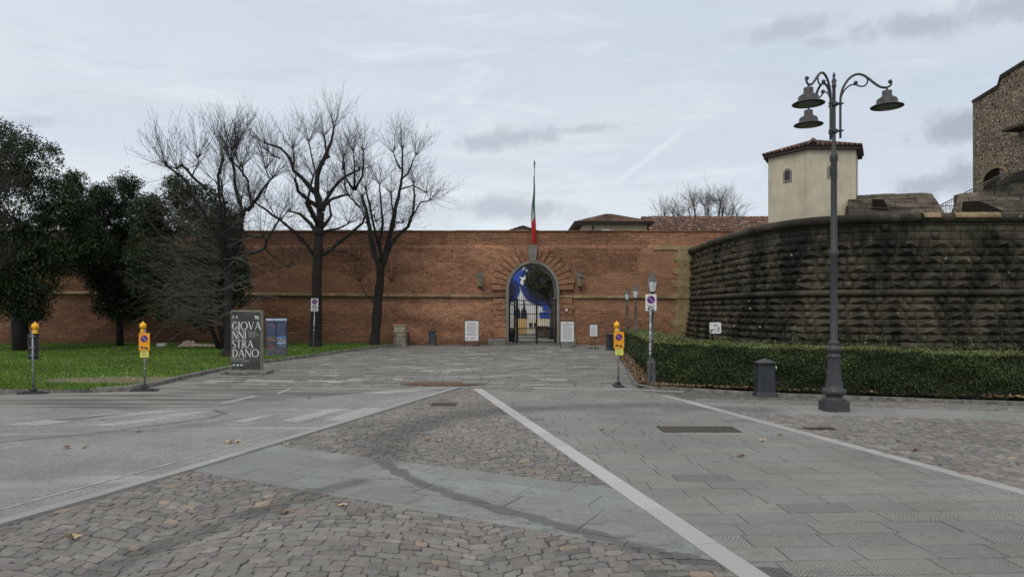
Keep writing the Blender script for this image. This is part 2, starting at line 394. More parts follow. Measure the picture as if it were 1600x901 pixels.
def old_stone(name, c0, c1, soot=(.012, .011, .009), k=.6, moss=(.07, .075, .03), attr=True):
    m, w, b = shader(name); p = w.pos(); x, y, z = w.sep(p)
    n = w.noise(p, 3.0, 7, .68); n2 = w.noise(p, 22, 5, .7)
    c = w.mix(w.ss(n, .3, .7), c0, c1)
    if attr: c = w.mix(1.0, c, w.attr('col').outputs['Color'], 'MULTIPLY')
    run = w.noise(w.mapv(p, (.75, .75, .28)), 1.0, 8, .75)
    c = w.mix(w.ss(w.m('ADD', run, w.m('MULTIPLY', w.m('SUBTRACT', w.noise(p, .22, 3, .5), .5), .55)), .42, .60, 0, k), c, soot)
    ms = w.noise(p, 1.1, 6, .7)
    c = w.mix(w.ss(ms, .56, .74, 0, .55), c, moss)
    lich = w.m('MULTIPLY', w.ss(w.vor(p, 2.6), .16, .07), w.ss(w.noise(p, 1.7, 3), .5, .62))
    c = w.mix(w.m('MULTIPLY', lich, .8), c, (.42, .40, .36))
    c = w.vm('SCALE', c, scale=w.ss(n2, .25, .75, .65, 1.35))
    w.l.new(c, b.inputs['Base Color']); b.inputs['Roughness'].default_value = .9; b.inputs['Specular IOR Level'].default_value = .3
    bump(w, b, w.m('ADD', n2, w.m('MULTIPLY', n, 1.2)), .8, .04); return m
M['rustic'] = old_stone('sooty_sandstone', (.046, .041, .031), (.105, .092, .070), k=.95, moss=(.055,.055,.025))
M['torus'] = old_stone('dark_moulding', (.050, .043, .032), (.10, .086, .062), k=.8, moss=(.06,.06,.03))
M['glacis'] = old_stone('weathered_slabs', (.07, .058, .043), (.155, .128, .097), k=.75, moss=(.06, .055, .03))
M['quoin'] = old_stone('ochre_stone', (.27, .20, .10), (.38, .29, .16), k=.30, moss=(.16, .14, .06))
M['cordon'] = old_stone('mossy_ochre_stone', (.22, .155, .085), (.34, .26, .15), k=.5, moss=(.14, .13, .05))
M['grey_stone'] = old_stone('pietra_serena', (.20, .195, .175), (.30, .29, .265), soot=(.07, .07, .06), k=.35, moss=(.16, .155, .12), attr=False)
def rubble():
    m, w, b = shader('rubble_masonry'); p = w.pos(); q = w.vm('ADD', w.mapv(p, (3.6, 3.6, 4.6)), w.vm('SCALE', w.noise(p, 4.0, 5, .7, col=True), scale=.7))
    d = w.vor(q, 1.0); col = w.vor(q, 1.0, out='Color'); r, g, bl = w.sep(col)
    e = w.vor(q, 1.0, 'DISTANCE_TO_EDGE')
    c = w.ramp(r, [(0, (.26, .20, .135)), (.35, (.36, .30, .21)), (.6, (.30, .20, .13)), (.8, (.42, .36, .27)), (1, (.24, .19, .13))])
    c = w.mix(w.ss(e, .10, .02), c, (.19, .155, .11)); n = w.noise(p, 1.0, 6, .65)
    holes = w.m('MULTIPLY', w.ss(w.vor(w.mapv(p, (2.2, 2.2, 3.1)), 1.0), .26, .16), .9)
    c = w.mix(holes, c, (.035, .028, .02)); c = w.vm('SCALE', c, scale=w.ss(n, .3, .7, .62, 1.15))
    w.l.new(c, b.inputs['Base Color']); b.inputs['Roughness'].default_value = .95
    bump(w, b, w.m('SUBTRACT', w.ss(e, 0, .2), w.m('MULTIPLY', holes, 2)), 1.0, .10); return m
M['rubble'] = rubble()
def plaster(name, c0, c1):
    m, w, b = shader(name); p = w.pos(); n = w.noise(p, 1.4, 6, .62); st = w.noise(w.mapv(p, (3, 3, .35)), 1.0, 5, .6)
    c = w.mix(w.ss(n, .3, .7), c0, c1); c = w.vm('SCALE', c, scale=w.ss(st, .4, .75, 1.0, .84)); c = w.mix(w.ss(w.noise(p, .6, 6, .7), .54, .62, 0, .35), c, (.42, .40, .34))
    w.l.new(c, b.inputs['Base Color']); b.inputs['Roughness'].default_value = .9
    bump(w, b, w.noise(p, 30, 5, .6), .35, .02); return m
M['plaster'] = plaster('cream_plaster', (.48, .43, .325), (.60, .54, .41)); M['plaster2'] = plaster('far_cream_plaster', (.42, .37, .26), (.50, .45, .33))
M['tile'] = mat('terracotta_tile', (.9, .9, .9), .85, var=.3, scale=3.0, bump=.5, bscale=20, attr=True)
M['darkwood'] = mat('eaves_wood', (.035, .028, .022), .8, var=.3)
M['iron'] = mat('wrought_iron', (.018, .019, .021), .55, .3, var=.3, scale=9)
M['post'] = mat('painted_cast_iron', (.040, .042, .047), .48, .0, var=.22, scale=5, bump=.15, bscale=60)
M['bin'] = mat('bin_metal', (.038, .043, .050), .5, .2, var=.2, scale=4, bump=.1)
M['bin_dark'] = mat('bin_dark', (.010, .011, .013), .6)
M['zinc'] = mat('galvanised_pole', (.24, .26, .27), .5, .5, var=.25, scale=12)
M['postgrey'] = mat('old_post_paint', (.085, .090, .090), .65, .0, var=.4, scale=10)
M['white'] = mat('white_panel', (.66, .68, .68), .5, var=.06)
M['paperwhite'] = mat('sticker_white', (.62, .62, .60), .7, var=.2, scale=30)
M['black'] = mat('black_ink', (.02, .02, .022), .6)
M['ink'] = mat('grey_ink', (.19, .195, .20), .6)
M['orange'] = mat('orange_plate', (.78, .33, .012), .45, var=.08)
M['yellow'] = mat('yellow_paper', (.74, .71, .10), .6, var=.1)
M['lampyellow'] = mat('amber_lens', (.85, .42, .01), .25, var=.1)
M['signred'] = mat('sign_red', (.33, .03, .06), .5); M['signblue'] = mat('sign_blue', (.015, .025, .22), .5)
M['signpink'] = mat('sign_slash', (.50, .22, .32), .5)
M['rubber'] = mat('rubber', (.030, .030, .032), .85, var=.4, scale=9, bump=.4)
M['glass_lamp'] = mat('lantern_glass', (.60, .63, .62), .2, var=.15, scale=9)
M['glass_amber'] = mat('old_lantern_glass', (.26, .205, .125), .3, var=.3, scale=8)
M['lens'] = mat('lamp_lens', (.11, .115, .10), .3)
M['beige_box'] = mat('cabinet_beige', (.30, .27, .20), .7, var=.25, scale=3)
M['bark'] = mat('bark', (.016, .014, .012), .95, var=.45, scale=5, bump=1.0, bscale=9)
M['twig'] = mat('twigs', (.026, .021, .018), .95, var=.2)
M['twig_grey'] = mat('grey_twigs', (.15, .135, .115), .95, var=.3)
def leaf_mat(name, a, b_, sheen=.45):
    m, w, b = shader(name); c = w.attr('col').outputs['Color']; n = w.noise(w.pos(), 1.3, 4, .6)
    c = w.mix(1.0, w.mix(w.ss(n, .3, .7), a, b_), c, 'MULTIPLY'); w.l.new(c, b.inputs['Base Color'])
    b.inputs['Roughness'].default_value = .5; b.inputs['Specular IOR Level'].default_value = sheen; return m
M['oak'] = leaf_mat('holm_oak_leaf', (.016, .031, .013), (.034, .056, .022), .25)
M['hedge'] = leaf_mat('hedge_leaf', (.032, .056, .017), (.056, .086, .028), .4)
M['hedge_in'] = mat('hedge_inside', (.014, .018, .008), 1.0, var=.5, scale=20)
M['grass'] = leaf_mat('grass_blade', (.078, .165, .022), (.13, .23, .036), .2)
M['dryleaf'] = mat('dry_leaf', (1, 1, 1), .8, var=.3, scale=20, attr=True)
M['grate'] = mat('rusty_cover', (.085, .072, .062), .8, .2, var=.5, scale=14, bump=.6, bscale=70)
M['doormat'] = mat('rust_brown_patch', (.12, .065, .04), .95, var=.35, scale=20, bump=.6)

# ------------------------------------------------------------------ the ground
def sheet(name, poly, z, mt, label=None):
    b = MB(); b.quad(*[(x, y, z) for x, y in poly]); return b.build(name, mt, kind='structure', label=label)
sheet('ground', [(-900, -300), (900, -300), (900, 1500), (-900, 1500)], -.035, M['ground'])

def clip(poly, reg):                               # Sutherland-Hodgman; reg convex, counter-clockwise
    for (ax, ay), (bx, by) in zip(reg, reg[1:]+reg[:1]):
        out = []
        def side(p): return (bx-ax)*(p[1]-ay)-(by-ay)*(p[0]-ax)
        for i in range(len(poly)):
            p, q = poly[i], poly[(i+1) % len(poly)]; sp, sq = side(p), side(q)
            if sp >= 0: out.append(p)
            if (sp > 0) != (sq > 0) and abs(sp-sq) > 1e-12:
                t = sp/(sp-sq); out.append((p[0]+(q[0]-p[0])*t, p[1]+(q[1]-p[1])*t))
        poly = out
        if len(poly) < 3: return []
    return poly
def ccw(poly):
    a = sum(p[0]*q[1]-q[0]*p[1] for p, q in zip(poly, poly[1:]+poly[:1])); return poly if a > 0 else poly[::-1]
def stone(mb, poly, top, ch, drop, col, hatch=0.0, tilt=.0015):
    # drop tiny slivers, chamfer the edge
    a = abs(sum(p[0]*q[1]-q[0]*p[1] for p, q in zip(poly, poly[1:]+poly[:1])))/2
    if a < .0012: return
    cx = sum(p[0] for p in poly)/len(poly); cy = sum(p[1] for p in poly)/len(poly)
    tx, ty = R.gauss(0, tilt*6), R.gauss(0, tilt*6); z = top+R.gauss(0, tilt)
    n = len(poly)
    inn = []
    for x, y in poly:
        d = math.hypot(x-cx, y-cy) or 1; k = max(0, 1-ch*1.4/d); X, Y = cx+(x-cx)*k, cy+(y-cy)*k
        inn.append((X, Y, z+(X-cx)*tx+(Y-cy)*ty))
    vs = [(x, y, z-ch*.8) for x, y in poly]+inn+[(x, y, z-drop) for x, y in poly]
    fs = [tuple(n+i for i in range(n))]+[(i, (i+1) % n, n+(i+1) % n, n+i) for i in range(n)]+[(2*n+i, 2*n+(i+1) % n, (i+1) % n, i) for i in range(n)]
    mb.mesh(vs, fs, col, hatch)
def stones_rect(mb, reg, rowh, lenw, rot, gap, colf, ch=.004, jit=0.0, hatch=False, vary=.25, tilt=.0006, arcs=None):
    reg = ccw(reg); ca, sa = math.cos(rot), math.sin(rot)
    loc = [(x*ca+y*sa, -x*sa+y*ca) for x, y in reg]
    x0, x1 = min(p[0] for p in loc), max(p[0] for p in loc); y0, y1 = min(p[1] for p in loc), max(p[1] for p in loc)
    amp, per = arcs or (0, 1)
    def f(x):
        t = (x/per) % 1.0; return amp*(1-(2*t-1)**2)
    k0, k1 = int((y0-amp)/rowh)-1, int(y1/rowh)+1
    for k in range(k0, k1+1):
        rh = rowh; x = x0-R.random()*lenw; sgn = 1 if k % 2 else -1
        while x < x1+lenw:
            L = lenw*(1+R.uniform(-vary, vary)); xa, xb = x+gap/2, x+L-gap/2; ya, yb = k*rh+gap/2, (k+1)*rh-gap/2
            q = [(xa, ya+f(xa)), (xb, ya+f(xb)), (xb, yb+f(xb)), (xa, yb+f(xa))]
            q = [(a+R.uniform(-jit, jit), b+R.uniform(-jit, jit)) for a, b in q]
            if jit > .008:
                q2 = []
                for i_ in range(4):
                    (ax_, ay_), (bx_, by_) = q[i_], q[(i_+1) % 4]; ox, oy = (by_-ay_), -(bx_-ax_); l_ = math.hypot(ox, oy) or 1; e_ = R.uniform(.001, .006)
                    q2 += [(ax_+(bx_-ax_)*.10, ay_+(by_-ay_)*.10), ((ax_+bx_)/2+ox/l_*e_, (ay_+by_)/2+oy/l_*e_), (ax_+(bx_-ax_)*.90, ay_+(by_-ay_)*.90)]
                q = q2
            w = [(a*ca-b*sa, a*sa+b*ca) for a, b in q]
            w = clip(w, reg)
            if w: stone(mb, w, 0.0, ch, .016, colf(), (sgn*R.choice((1, 1, 1, .6)) if hatch else 0.0), tilt)
            x += L

PORPH = [(.178, .168, .156), (.168, .155, .147), (.190, .168, .152), (.155, .147, .143), (.205, .193, .172), (.174, .172, .158), (.138, .129, .126), (.19, .181, .163), (.165, .16, .15), (.17, .15, .142)]
def porph():
    c = R.choice(PORPH); k = R.uniform(.84, 1.18)
    if R.random() < .025: c = (.27, .21, .165)
    return tuple(v*k for v in c)
def slabc():
    k = R.uniform(.93, 1.07); t = R.uniform(0, 1)
    if R.random() < .02: k *= .75
    return (lerp(.200, .215, t)*k, lerp(.212, .217, t)*k, lerp(.200, .200, t)*k)
def bandc():
    k = R.uniform(.9, 1.1); return (.205*k, .220*k, .206*k)
def plazac():
    k = R.uniform(.72, 1.18); c = (.185, .185, .170)
    if R.random() < .05: k = 1.7
    return tuple(v*k for v in c)

# border lines (real positions on the square)
KL = [(-6.2, 3.0), (-5.25, 6.96), (-4.45, 9.31), (-1.50, 19.2)]                # left granite strip
def kx(y):
    for (xa, ya), (xb, yb) in zip(KL, KL[1:]):
        if y <= yb: return xa+(xb-xa)*(y-ya)/(yb-ya)
    return xb
def s1x(y): return 1.865-.2227*(y-5.61)                                           # middle strip, left edge centre
def s2x(y): return 6.2-.2446*(y-8.26)                                          # right strip
TOPY = 18.95
bu = lambda x: 11.0-.5196*(x+3.74)                                             # upper edge of slab band
bl_ = lambda x: 8.72-.545*(x+3.27)                                             # lower edge
def cross(edge, line, lo=3.0, hi=18.0):                                        # y where x=line(y) meets y=edge(x)
    for _ in range(60):
        m_ = (lo+hi)/2
        if m_ > edge(line(m_)): hi = m_
        else: lo = m_
    return lo
yul, yur = cross(bu, kx), cross(bu, s1x); yll, ylr = cross(bl_, kx), cross(bl_, s1x)
sheet('paving_bed', [(-6.6, 2.0), (16, 2.0), (16, 18.4), (4, TOPY+.3), (-1.6, TOPY+.3)], -.0105, M['mortar'])
a = MB()
def band_poly(ya, yb, fl, fr, n=1): return [(fl(ya), ya), (fr(ya), ya), (fr(yb), yb), (fl(yb), yb)]
arc = (.50, 3.1)
stones_rect(a, [(kx(yul), yul), (s1x(yur), yur), (s1x(TOPY), TOPY), (kx(TOPY), TOPY)], .130, .165, .05, .013, porph, .006, .014, arcs=arc, tilt=.0028)
# lower field: left part and right part share convex pieces
stones_rect(a, [(-6.2, 3.0), (3.0, 3.0), (s1x(ylr), ylr), (kx(9.31), 9.31), (kx(6.96), 6.96)], .130, .165, .05, .013, porph, .006, .014, arcs=arc, tilt=.0028)
# the band's lower edge bounds that field: stones past it are hidden by nothing, so clip with the exact convex polygon
a.v.clear(); a.f.clear(); a.c.clear(); a.h.clear()
stones_rect(a, [(kx(yul), yul), (s1x(yur), yur), (s1x(TOPY), TOPY), (kx(TOPY), TOPY)], .130, .165, .05, .013, porph, .006, .014, arcs=arc, tilt=.0028)
stones_rect(a, [(-6.2, 3.0), (s1x(3.0), 3.0), (s1x(ylr), ylr), (kx(yll), yll), (kx(6.96), 6.96)], .130, .165, .05, .013, porph, .006, .014, arcs=arc, tilt=.0028)
b2t, b2b = (lambda x: 16.2-.26*(x-4.73)), (lambda x: 14.5-.187*(x-4.75))
stones_rect(a, [(s2x(3), 3), (16, 3), (16, b2b(16)), (s2x(14.55), 14.55)], .130, .165, -.08, .013, porph, .006, .014, arcs=arc, tilt=.0028)
stones_rect(a, [(4.3, b2t(4.3)+.02), (16, b2t(16)), (16, 15.2), (10.6, 15.95), (3.6, 18.85)], .130, .165, -.08, .013, porph, .006, .014, arcs=arc, tilt=.0028)
a.build('cobbled_paving', M['cobble'], kind='structure', label='reddish grey porphyry setts laid in arcs')
a = MB(); stones_rect(a, [(kx(yul), yul), (kx(yll), yll), (s1x(ylr), ylr), (s1x(yur), yur)], .45, 1.0, -.48, .008, bandc, .003, .003, vary=.35)
stones_rect(a, [(s2x(14.6)-.0, 14.55), (16, b2b(16)), (16, b2t(16)), (4.0, b2t(4.0))], .45, .9, -.2, .008, bandc, .003, .003)
a.build('slab_band', M['band'], kind='structure', label='smooth grey stone slab bands crossing the setts')
a = MB(); stones_rect(a, [(s1x(3)+.27, 3), (s2x(3), 3), (s2x(17.6), 17.6), (3.2, 18.7), (s1x(TOPY)+.27, TOPY)], .345, .70, .045, .012, slabc, .003, .002, hatch=True, vary=.12)
a.build('slab_paving', M['slab'], kind='structure', label='grey green tooled slabs in staggered rows')
# pale granite strips
def strip(mb, pts, w, z=.004, L=1.15, h=.02, col=(1, 1, 1)):
    for (xa, ya), (xb, yb) in zip(pts, pts[1:]):
        d = Vector((xb-xa, yb-ya)); n = max(1, round(d.length/L)); u = d.normalized(); q = Vector((-u.y, u.x))
        for i in range(n):
            p0 = Vector((xa, ya))+d*(i/n)+u*.003; p1 = Vector((xa, ya))+d*((i+1)/n)-u*.003; k = R.uniform(.88, 1.1)
            c = [p0-q*w/2, p1-q*w/2, p1+q*w/2, p0+q*w/2]
            stone(mb, ccw([(v.x, v.y) for v in c]), z, .004, h, (k*col[0], k*col[1], k*col[2]), tilt=.0003)
a = MB()
strip(a, [(s1x(3)+.135, 3.0), (s1x(TOPY)+.135, TOPY)], .25, col=(1.15, 1.17, 1.2))
strip(a, [(s2x(3)-.05, 3.0), (s2x(17.5)-.05, 17.5)], .21, col=(1.0, 1.0, 1.0))
strip(a, [(KL[0][0], KL[0][1]), KL[1], KL[2], KL[3]], .17, z=.03, h=.06, col=(.85, .87, .85))
strip(a, [(.6, TOPY+.12), (3.2, 18.85), (4.6, 18.25)], .14, col=(1, 1, 1))
a.build('granite_strips', M['granite'], kind='structure', label='pale granite strips dividing the paving')
# asphalt
sheet('asphalt_road', [(-60, 2), (-6.2, 2.0), (-6.2, 3.0), KL[1], KL[2], KL[3], (-1.5, 19.6), (-60, 19.6)], -.004, M['asphalt'])
sheet('plaza_bed', [(-14, 19.6), (8, 19.6), (8, 46), (-14, 46)], -.012, M['mortar'])
a = MB(); stones_rect(a, [(-11.5, 19.4), (7, 18.95), (7, 34), (-11.5, 34)], .42, .62, .03, .016, plazac, .006, .015, vary=.45, tilt=.002)
stones_rect(a, [(-11, 34), (7, 34), (7, 41.95), (-9, 41.95)], .5, .9, .03, .018, plazac, .006, .015, vary=.45, tilt=.002)
stones_rect(a, [(-.8, 41.9), (3.3, 41.9), (3.3, 47), (-.8, 47)], .5, .9, .03, .018, plazac, .006, .015)
a.build('forecourt_paving', M['plaza'], kind='structure', label='worn dark grey slabs of the forecourt before the gate')
# worn paint
a = MB()
for q in ([(437, 657), (467, 659), (542, 638), (516, 638)], [(503, 658), (531, 657), (612, 636), (571, 636)], [(362, 658), (384, 659), (430, 648), (415, 648)],
          [(62, 656), (120, 657), (290, 641), (250, 641)], [(140, 664), (175, 665), (310, 648), (290, 648)], [(343, 629), (352, 630), (405, 618), (395, 618)], [(0, 663), (60, 664), (205, 646), (170, 646)], [(230, 651), (262, 652), (330, 643), (310, 643)], [(560, 614), (600, 615), (690, 607), (650, 607)], [(431, 614), (436, 615), (459, 606), (453, 606)]):
    a.quad(*[(*G(*p), .0005) for p in q])
a.build('worn_road_marking', M['worn_paint'], kind='structure')
a = MB()
for (xa, ya), (xb, yb) in zip(KL, KL[1:]):
    a.quad((xa-.60, ya, .0006), (xa-.555, ya, .0006), (xb-.555, yb, .0006), (xb-.60, yb, .0006))
a.build('worn_edge_line', mat('old_seam', (.34, .345, .335), .85, var=.35, scale=6), kind='structure')

# lawn and kerb
KERB = [(-60, 17.3), (-14.2, 17.65), (-13.3, 17.8), (-11.0, 18.05), (-10.35, 18.6), (-10.2, 19.6), (-10.35, 21.9), (-10.3, 24.1), (-10.1, 27.9), (-9.4, 30.5), (-8.5, 35), (-7.6, 38.8), (-6.6, 40.9), (-6.2, 42.4)]
ZL = .11
a = MB(); n = len(KERB); vs = [(x-.12, y+.1, ZL) for x, y in KERB]+[(-60, 42.6, ZL)]
a.mesh(vs, [tuple(range(len(vs)))]); a.build('lawn', M['lawn'], kind='structure')
a = MB()
for (xa, ya), (xb, yb) in zip(KERB, KERB[1:]):
    d = Vector((xb-xa, yb-ya)); k = max(1, round(d.length/1.0)); u = d.normalized(); q = Vector((-u.y, u.x))
    for i in range(k):
        p0 = Vector((xa, ya))+d*(i/k)+u*.008; p1 = Vector((xa, ya))+d*((i+1)/k)-u*.008
        z = .12+R.uniform(-.012, .012); o = R.uniform(-.012, .012)
        c = [p0+q*(0+o), p1+q*(0+o), p1+q*.16, p0+q*.16]
        stone(a, ccw([(v.x, v.y) for v in c]), z, .016, .2, (1, 1, 1))
a.build('lawn_kerb', M['kerb'], kind='structure')
a = MB()
def in_lawn(x, y):
    for (xa, ya), (xb, yb) in zip(KERB, KERB[1:]):
        if xa == -60 and x < xb: return y > 17.7
    # right border as x limit by y
    if y < 18.05: return x < -11
    for (xa, ya), (xb, yb) in zip(KERB[3:], KERB[4:]):
        if ya <= y <= yb: return x < xa+(xb-xa)*(y-ya)/(yb-ya)-.15
    return x < -6.5
for i in range(120000):
    y = 17.9+24.3*(R.random()**1.25); x = R.uniform(-1.0*y, -6.4)
    if not in_lawn(x, y): continue
    e = math.hypot((x+11.6)/2.7, (y-20.2)/1.25)+R.uniform(-.3, .3)
    if e < 1 and R.random() < .93: continue
    h = R.uniform(.03, .085); an = R.uniform(0, PI); wd = .006+.012*(y/40); dx, dy = math.cos(an)*wd, math.sin(an)*wd
    lx, ly = R.gauss(0, .03), R.gauss(0, .03); pk = math.sin(x*.8+1.2*math.sin(y*.5))*math.sin(y*.9+1.7*math.sin(x*.43)); k = R.uniform(.55, 1.45)*(1+.25*pk); yel = R.random()+.25*max(0, -pk)
    a.quad((x-dx, y-dy, ZL-.005), (x+dx, y+dy, ZL-.005), (x+lx, y+ly, ZL+h), col=(k*(1.0+.7*(yel > .9)), k, k*.9))
a.build('grass', M['grass'], kind='stuff', label='short green lawn grass in front of the brick wall')

LC = [(.26, .165, .095), (.33, .225, .13), (.17, .105, .065), (.38, .28, .18), (.12, .075, .05)]
a = MB()
for i in range(420):
    y = 18.2+23.5*R.random(); x = R.uniform(-.85*y, -6.6)
    if not in_lawn(x, y): continue
    s_ = R.uniform(.025, .05); an = R.uniform(0, 6); z_ = ZL+R.uniform(.03, .07); c_ = R.choice([(.5, .45, .3), (.42, .3, .16), (.6, .6, .5), (.3, .2, .1)])
    a.quad((x-s_*math.cos(an), y-s_*math.sin(an), z_), (x+s_*.5*math.sin(an), y-s_*.5*math.cos(an), z_+.012), (x+s_*math.cos(an), y+s_*math.sin(an), z_+.01), (x-s_*.5*math.sin(an), y+s_*.5*math.cos(an), z_), col=c_)
a.build('lawn_leaf_litter', M['dryleaf'], kind='stuff', label='pale leaf flecks scattered over the lawn')

# far: ground cover strip between hedge and bastion
sheet('garden_bed', [(3.5, 19.15), (60, 12), (60, 60), (11.4, 43), (6.4, 43), (5.9, 40)], .05, M['lawn'])
# kerb of the hedge bed
a = MB()
HK = [(6.35, 42.0), (5.1, 32.0), (3.55, 19.6), (3.75, 19.15), (4.6, 18.55)]
for path, z, col in (([(6.35, 42.0), (5.1, 32.0), (3.55, 19.6), (3.75, 19.15)], .07, (1, 1, 1)), ([(3.75, 19.15), (7.0, 17.35), (10.6, 16.1), (17.0, 14.6)], .06, (1.5, 1.5, 1.45))):
    for (xa, ya), (xb, yb) in zip(path, path[1:]):
        d = Vector((xb-xa, yb-ya)); k = max(1, round(d.length/1.0)); u = d.normalized(); q = Vector((-u.y, u.x))
        for i in range(k):
            p0 = Vector((xa, ya))+d*(i/k)+u*.006; p1 = Vector((xa, ya))+d*((i+1)/k)-u*.006
            stone(a, ccw([(v.x, v.y) for v in (p0-q*.06, p1-q*.06, p1+q*.08, p0+q*.08)]), z+R.uniform(-.006, .006), .012, .15, tuple(v*R.uniform(.85, 1.1) for v in col))
a.build('bed_kerb', M['kerb'], kind='structure')
# metal covers
def cover(px0, px1, py0, py1, z=.006, mt='grate'):
    (xa, ya), (xb, yb) = G(px0, py1), G(px1, py1); _, yc = G(px0, py0)
    b = MB(); nx, ny = 16, 6
    b.quad((xa, ya, z), (xb, ya, z), (xb, yc, z), (xa, yc, z)); 
    for i in range(nx):
        for j in range(ny):
            x = lerp(xa, xb, (i+.5)/nx); y = lerp(ya, yc, (j+.5)/ny); wx = (xb-xa)/nx*.3; wy = (yc-ya)/ny*.3
            b.box(x-wx, x+wx, y-wy, y+wy, z+.001, z+.006)
    return b.build('drain_cover', M[mt])
tag(cover(1036, 1160, 666, 675), 'wide dark metal cover set in the grey green slabs', 'drain cover')
tag(cover(1262, 1308, 667.5, 671), 'small dark metal cover set among the reddish setts', 'drain cover')
tag(cover(672, 712, 629, 634), 'small dark grating beside the granite strip in the triangle of setts', 'drain cover')
a = MB(); pts = []
for i in range(28):
    t = 2*PI*i/28; px = 690+64*math.cos(t)*(1+.05*math.sin(5*t)); py = 599.8+3.0*math.sin(t); x, y = G(px, py); pts.append((x, y, .010+.004))
a.quad(*pts[::-1]) ; o = a.build('rust_patch', M['doormat'], kind='structure')
a = MB(); x, y = G(735, 598.5); a.box(x-.22, x+.22, y-.05, y+.05, .0, .05)
tag(a.build('stone_block', M['granite']), 'short pale stone block lying by the rusty brown patch', 'block')

# ------------------------------------------------------------------ the brick fortress wall
YW = 42.5; CX = P(832, 0, YW).x; SPR, RI, RO = 3.38, 1.48, 1.65; AH = 1.66
Z1, Z2, Z3 = 3.04, 6.02, 7.07
def arch(x, r, ah, spr=SPR):
    t = (x-CX)/r
    return spr+ah*math.sqrt(max(0, 1-t*t))
wall = thing('fortress_wall', 'long low red brick fortress wall with the arched gateway', 'wall', (0, 0, 0))
a = MB()
def wy(z): return YW-.30*(1-min(z, Z1)/Z1) if z < Z1 else (YW+.03 if z <= Z2 else YW+.16)
XL, XR = -75.0, 14.0
xs = [XL+(CX-RO-XL)*i/20 for i in range(21)]
arcx = [CX-RO*math.cos(PI*i/32) for i in range(33)]
def col_levels(z0): return [z0]+[z for z in (1.5, Z1, 4.5, Z2) if z > z0+.01]
def wallquad(xa, xb, za, zb, zc, zd): a.quad((xa, wy(za), za), (xb, wy(zb), zb), (xb, wy(zc), zc), (xa, wy(zd), zd))
for seg in ([*zip(xs, xs[1:])], [(CX+RO+(XR-CX-RO)*i/8, CX+RO+(XR-CX-RO)*(i+1)/8) for i in range(8)]):
    for xa, xb in seg:
        for z0, z1 in ((-.1, 1.5), (1.5, Z1), (Z1, 4.5), (4.5, Z2)): wallquad(xa, xb, z0, z0, z1, z1)
for xa, xb in zip(arcx, arcx[1:]):
    za, zb = arch(xa, RO, AH+.16), arch(xb, RO, AH+.16); wallquad(xa, xb, za, zb, Z2, Z2)
a.quad((XL, YW+.03, Z2), (XR, YW+.03, Z2), (XR, YW+.27, Z2+.19), (XL, YW+.27, Z2+.19))
a.quad((XL, YW+.27, Z2+.19), (XR, YW+.27, Z2+.19), (XR, YW+.29, Z3), (XL, YW+.29, Z3))
a.quad((XL, YW+2.4, 0), (XL, YW+2.4, Z3), (XR, YW+2.4, Z3), (XR, YW+2.4, 0)) if False else None
# back face left and right of the opening, top
for xa, xb, z0 in ((XL, CX-RO-.5, 0), (CX+RO+.5, XR, 0), (CX-RO-.5, CX+RO+.5, 5.6)):
    a.quad((xb, YW+2.4, z0), (xa, YW+2.4, z0), (xa, YW+2.4, Z3), (xb, YW+2.4, Z3))
a.quad((XL, YW+.29, Z3), (XR, YW+.29, Z3), (XR, YW+2.4, Z3), (XL, YW+2.4, Z3))
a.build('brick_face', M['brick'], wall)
# passage
a = MB(); sect = [(CX-RI, -.02), (CX-RI, SPR)]+[(CX-RI*math.cos(PI*i/24), SPR+AH*math.sin(PI*i/24)) for i in range(1, 24)]+[(CX+RI, SPR), (CX+RI, -.02)]
for (xa, za), (xb, zb) in zip(sect, sect[1:]): a.quad((xa, YW-.3, za), (xa, YW+2.4, za), (xb, YW+2.4, zb), (xb, YW-.3, zb))
a.build('passage_vault', M['grey_stone'], wall)
# dressed stone frame
a = MB()
out = [(CX-RO, -.02), (CX-RO, SPR)]+[(CX-RO*math.cos(PI*i/24), SPR+(AH+.16)*math.sin(PI*i/24)) for i in range(1, 24)]+[(CX+RO, SPR), (CX+RO, -.02)]
for i in range(len(sect)-1):
    p, q, r, s_ = sect[i], sect[i+1], out[i+1], out[i]; yf = YW-.36
    a.quad((p[0], yf, p[1]), (q[0], yf, q[1]), (r[0], yf, r[1]), (s_[0], yf, s_[1]))
    a.quad((s_[0], yf, s_[1]), (r[0], yf, r[1]), (r[0], YW+.2, r[1]), (s_[0], YW+.2, s_[1]))
    a.quad((p[0], yf, p[1]), (p[0], YW+.3, p[1]), (q[0], YW+.3, q[1]), (q[0], yf, q[1]))
a.build('stone_frame', M['grey_stone'], wall)
# radial brick blocks and side blocks
a = MB(); NV = 9
for side in (-1, 1):
    for k in range(NV):
        a0 = PI/2-side*(.10+(PI/2-.10)*k/NV)-side*.012; a1 = PI/2-side*(.10+(PI/2-.10)*(k+1)/NV)+side*.012
        ro = 2.55+(.12 if k % 2 else 0)
        p = []
        for rr, an in ((RO+.01, a0), (ro, a0), (ro, a1), (RO+.01, a1)):
            kz = (AH+.16)/RO if rr < 2 else 1.0
            p.append((CX+rr*math.cos(an), SPR+rr*kz*math.sin(an)))
        if side < 0: p = p[::-1]
        a.prism(p[::-1], YW-.17-(.02 if k % 2 else 0), YW+.06)
    z = .42
    for k in range(7):
        h = (2.88-.42)/7; w_ = .92 if k % 2 else .80; x0, x1 = (CX-RO-w_, CX-RO-.01) if side < 0 else (CX+RO+.01, CX+RO+w_)
        zz = z+k*h+.016; yb = wy(zz); a.box(x0, x1, yb-.13, yb+.35, zz, zz+h-.032)
a.build('rusticated_blocks', M['brick2'], wall)
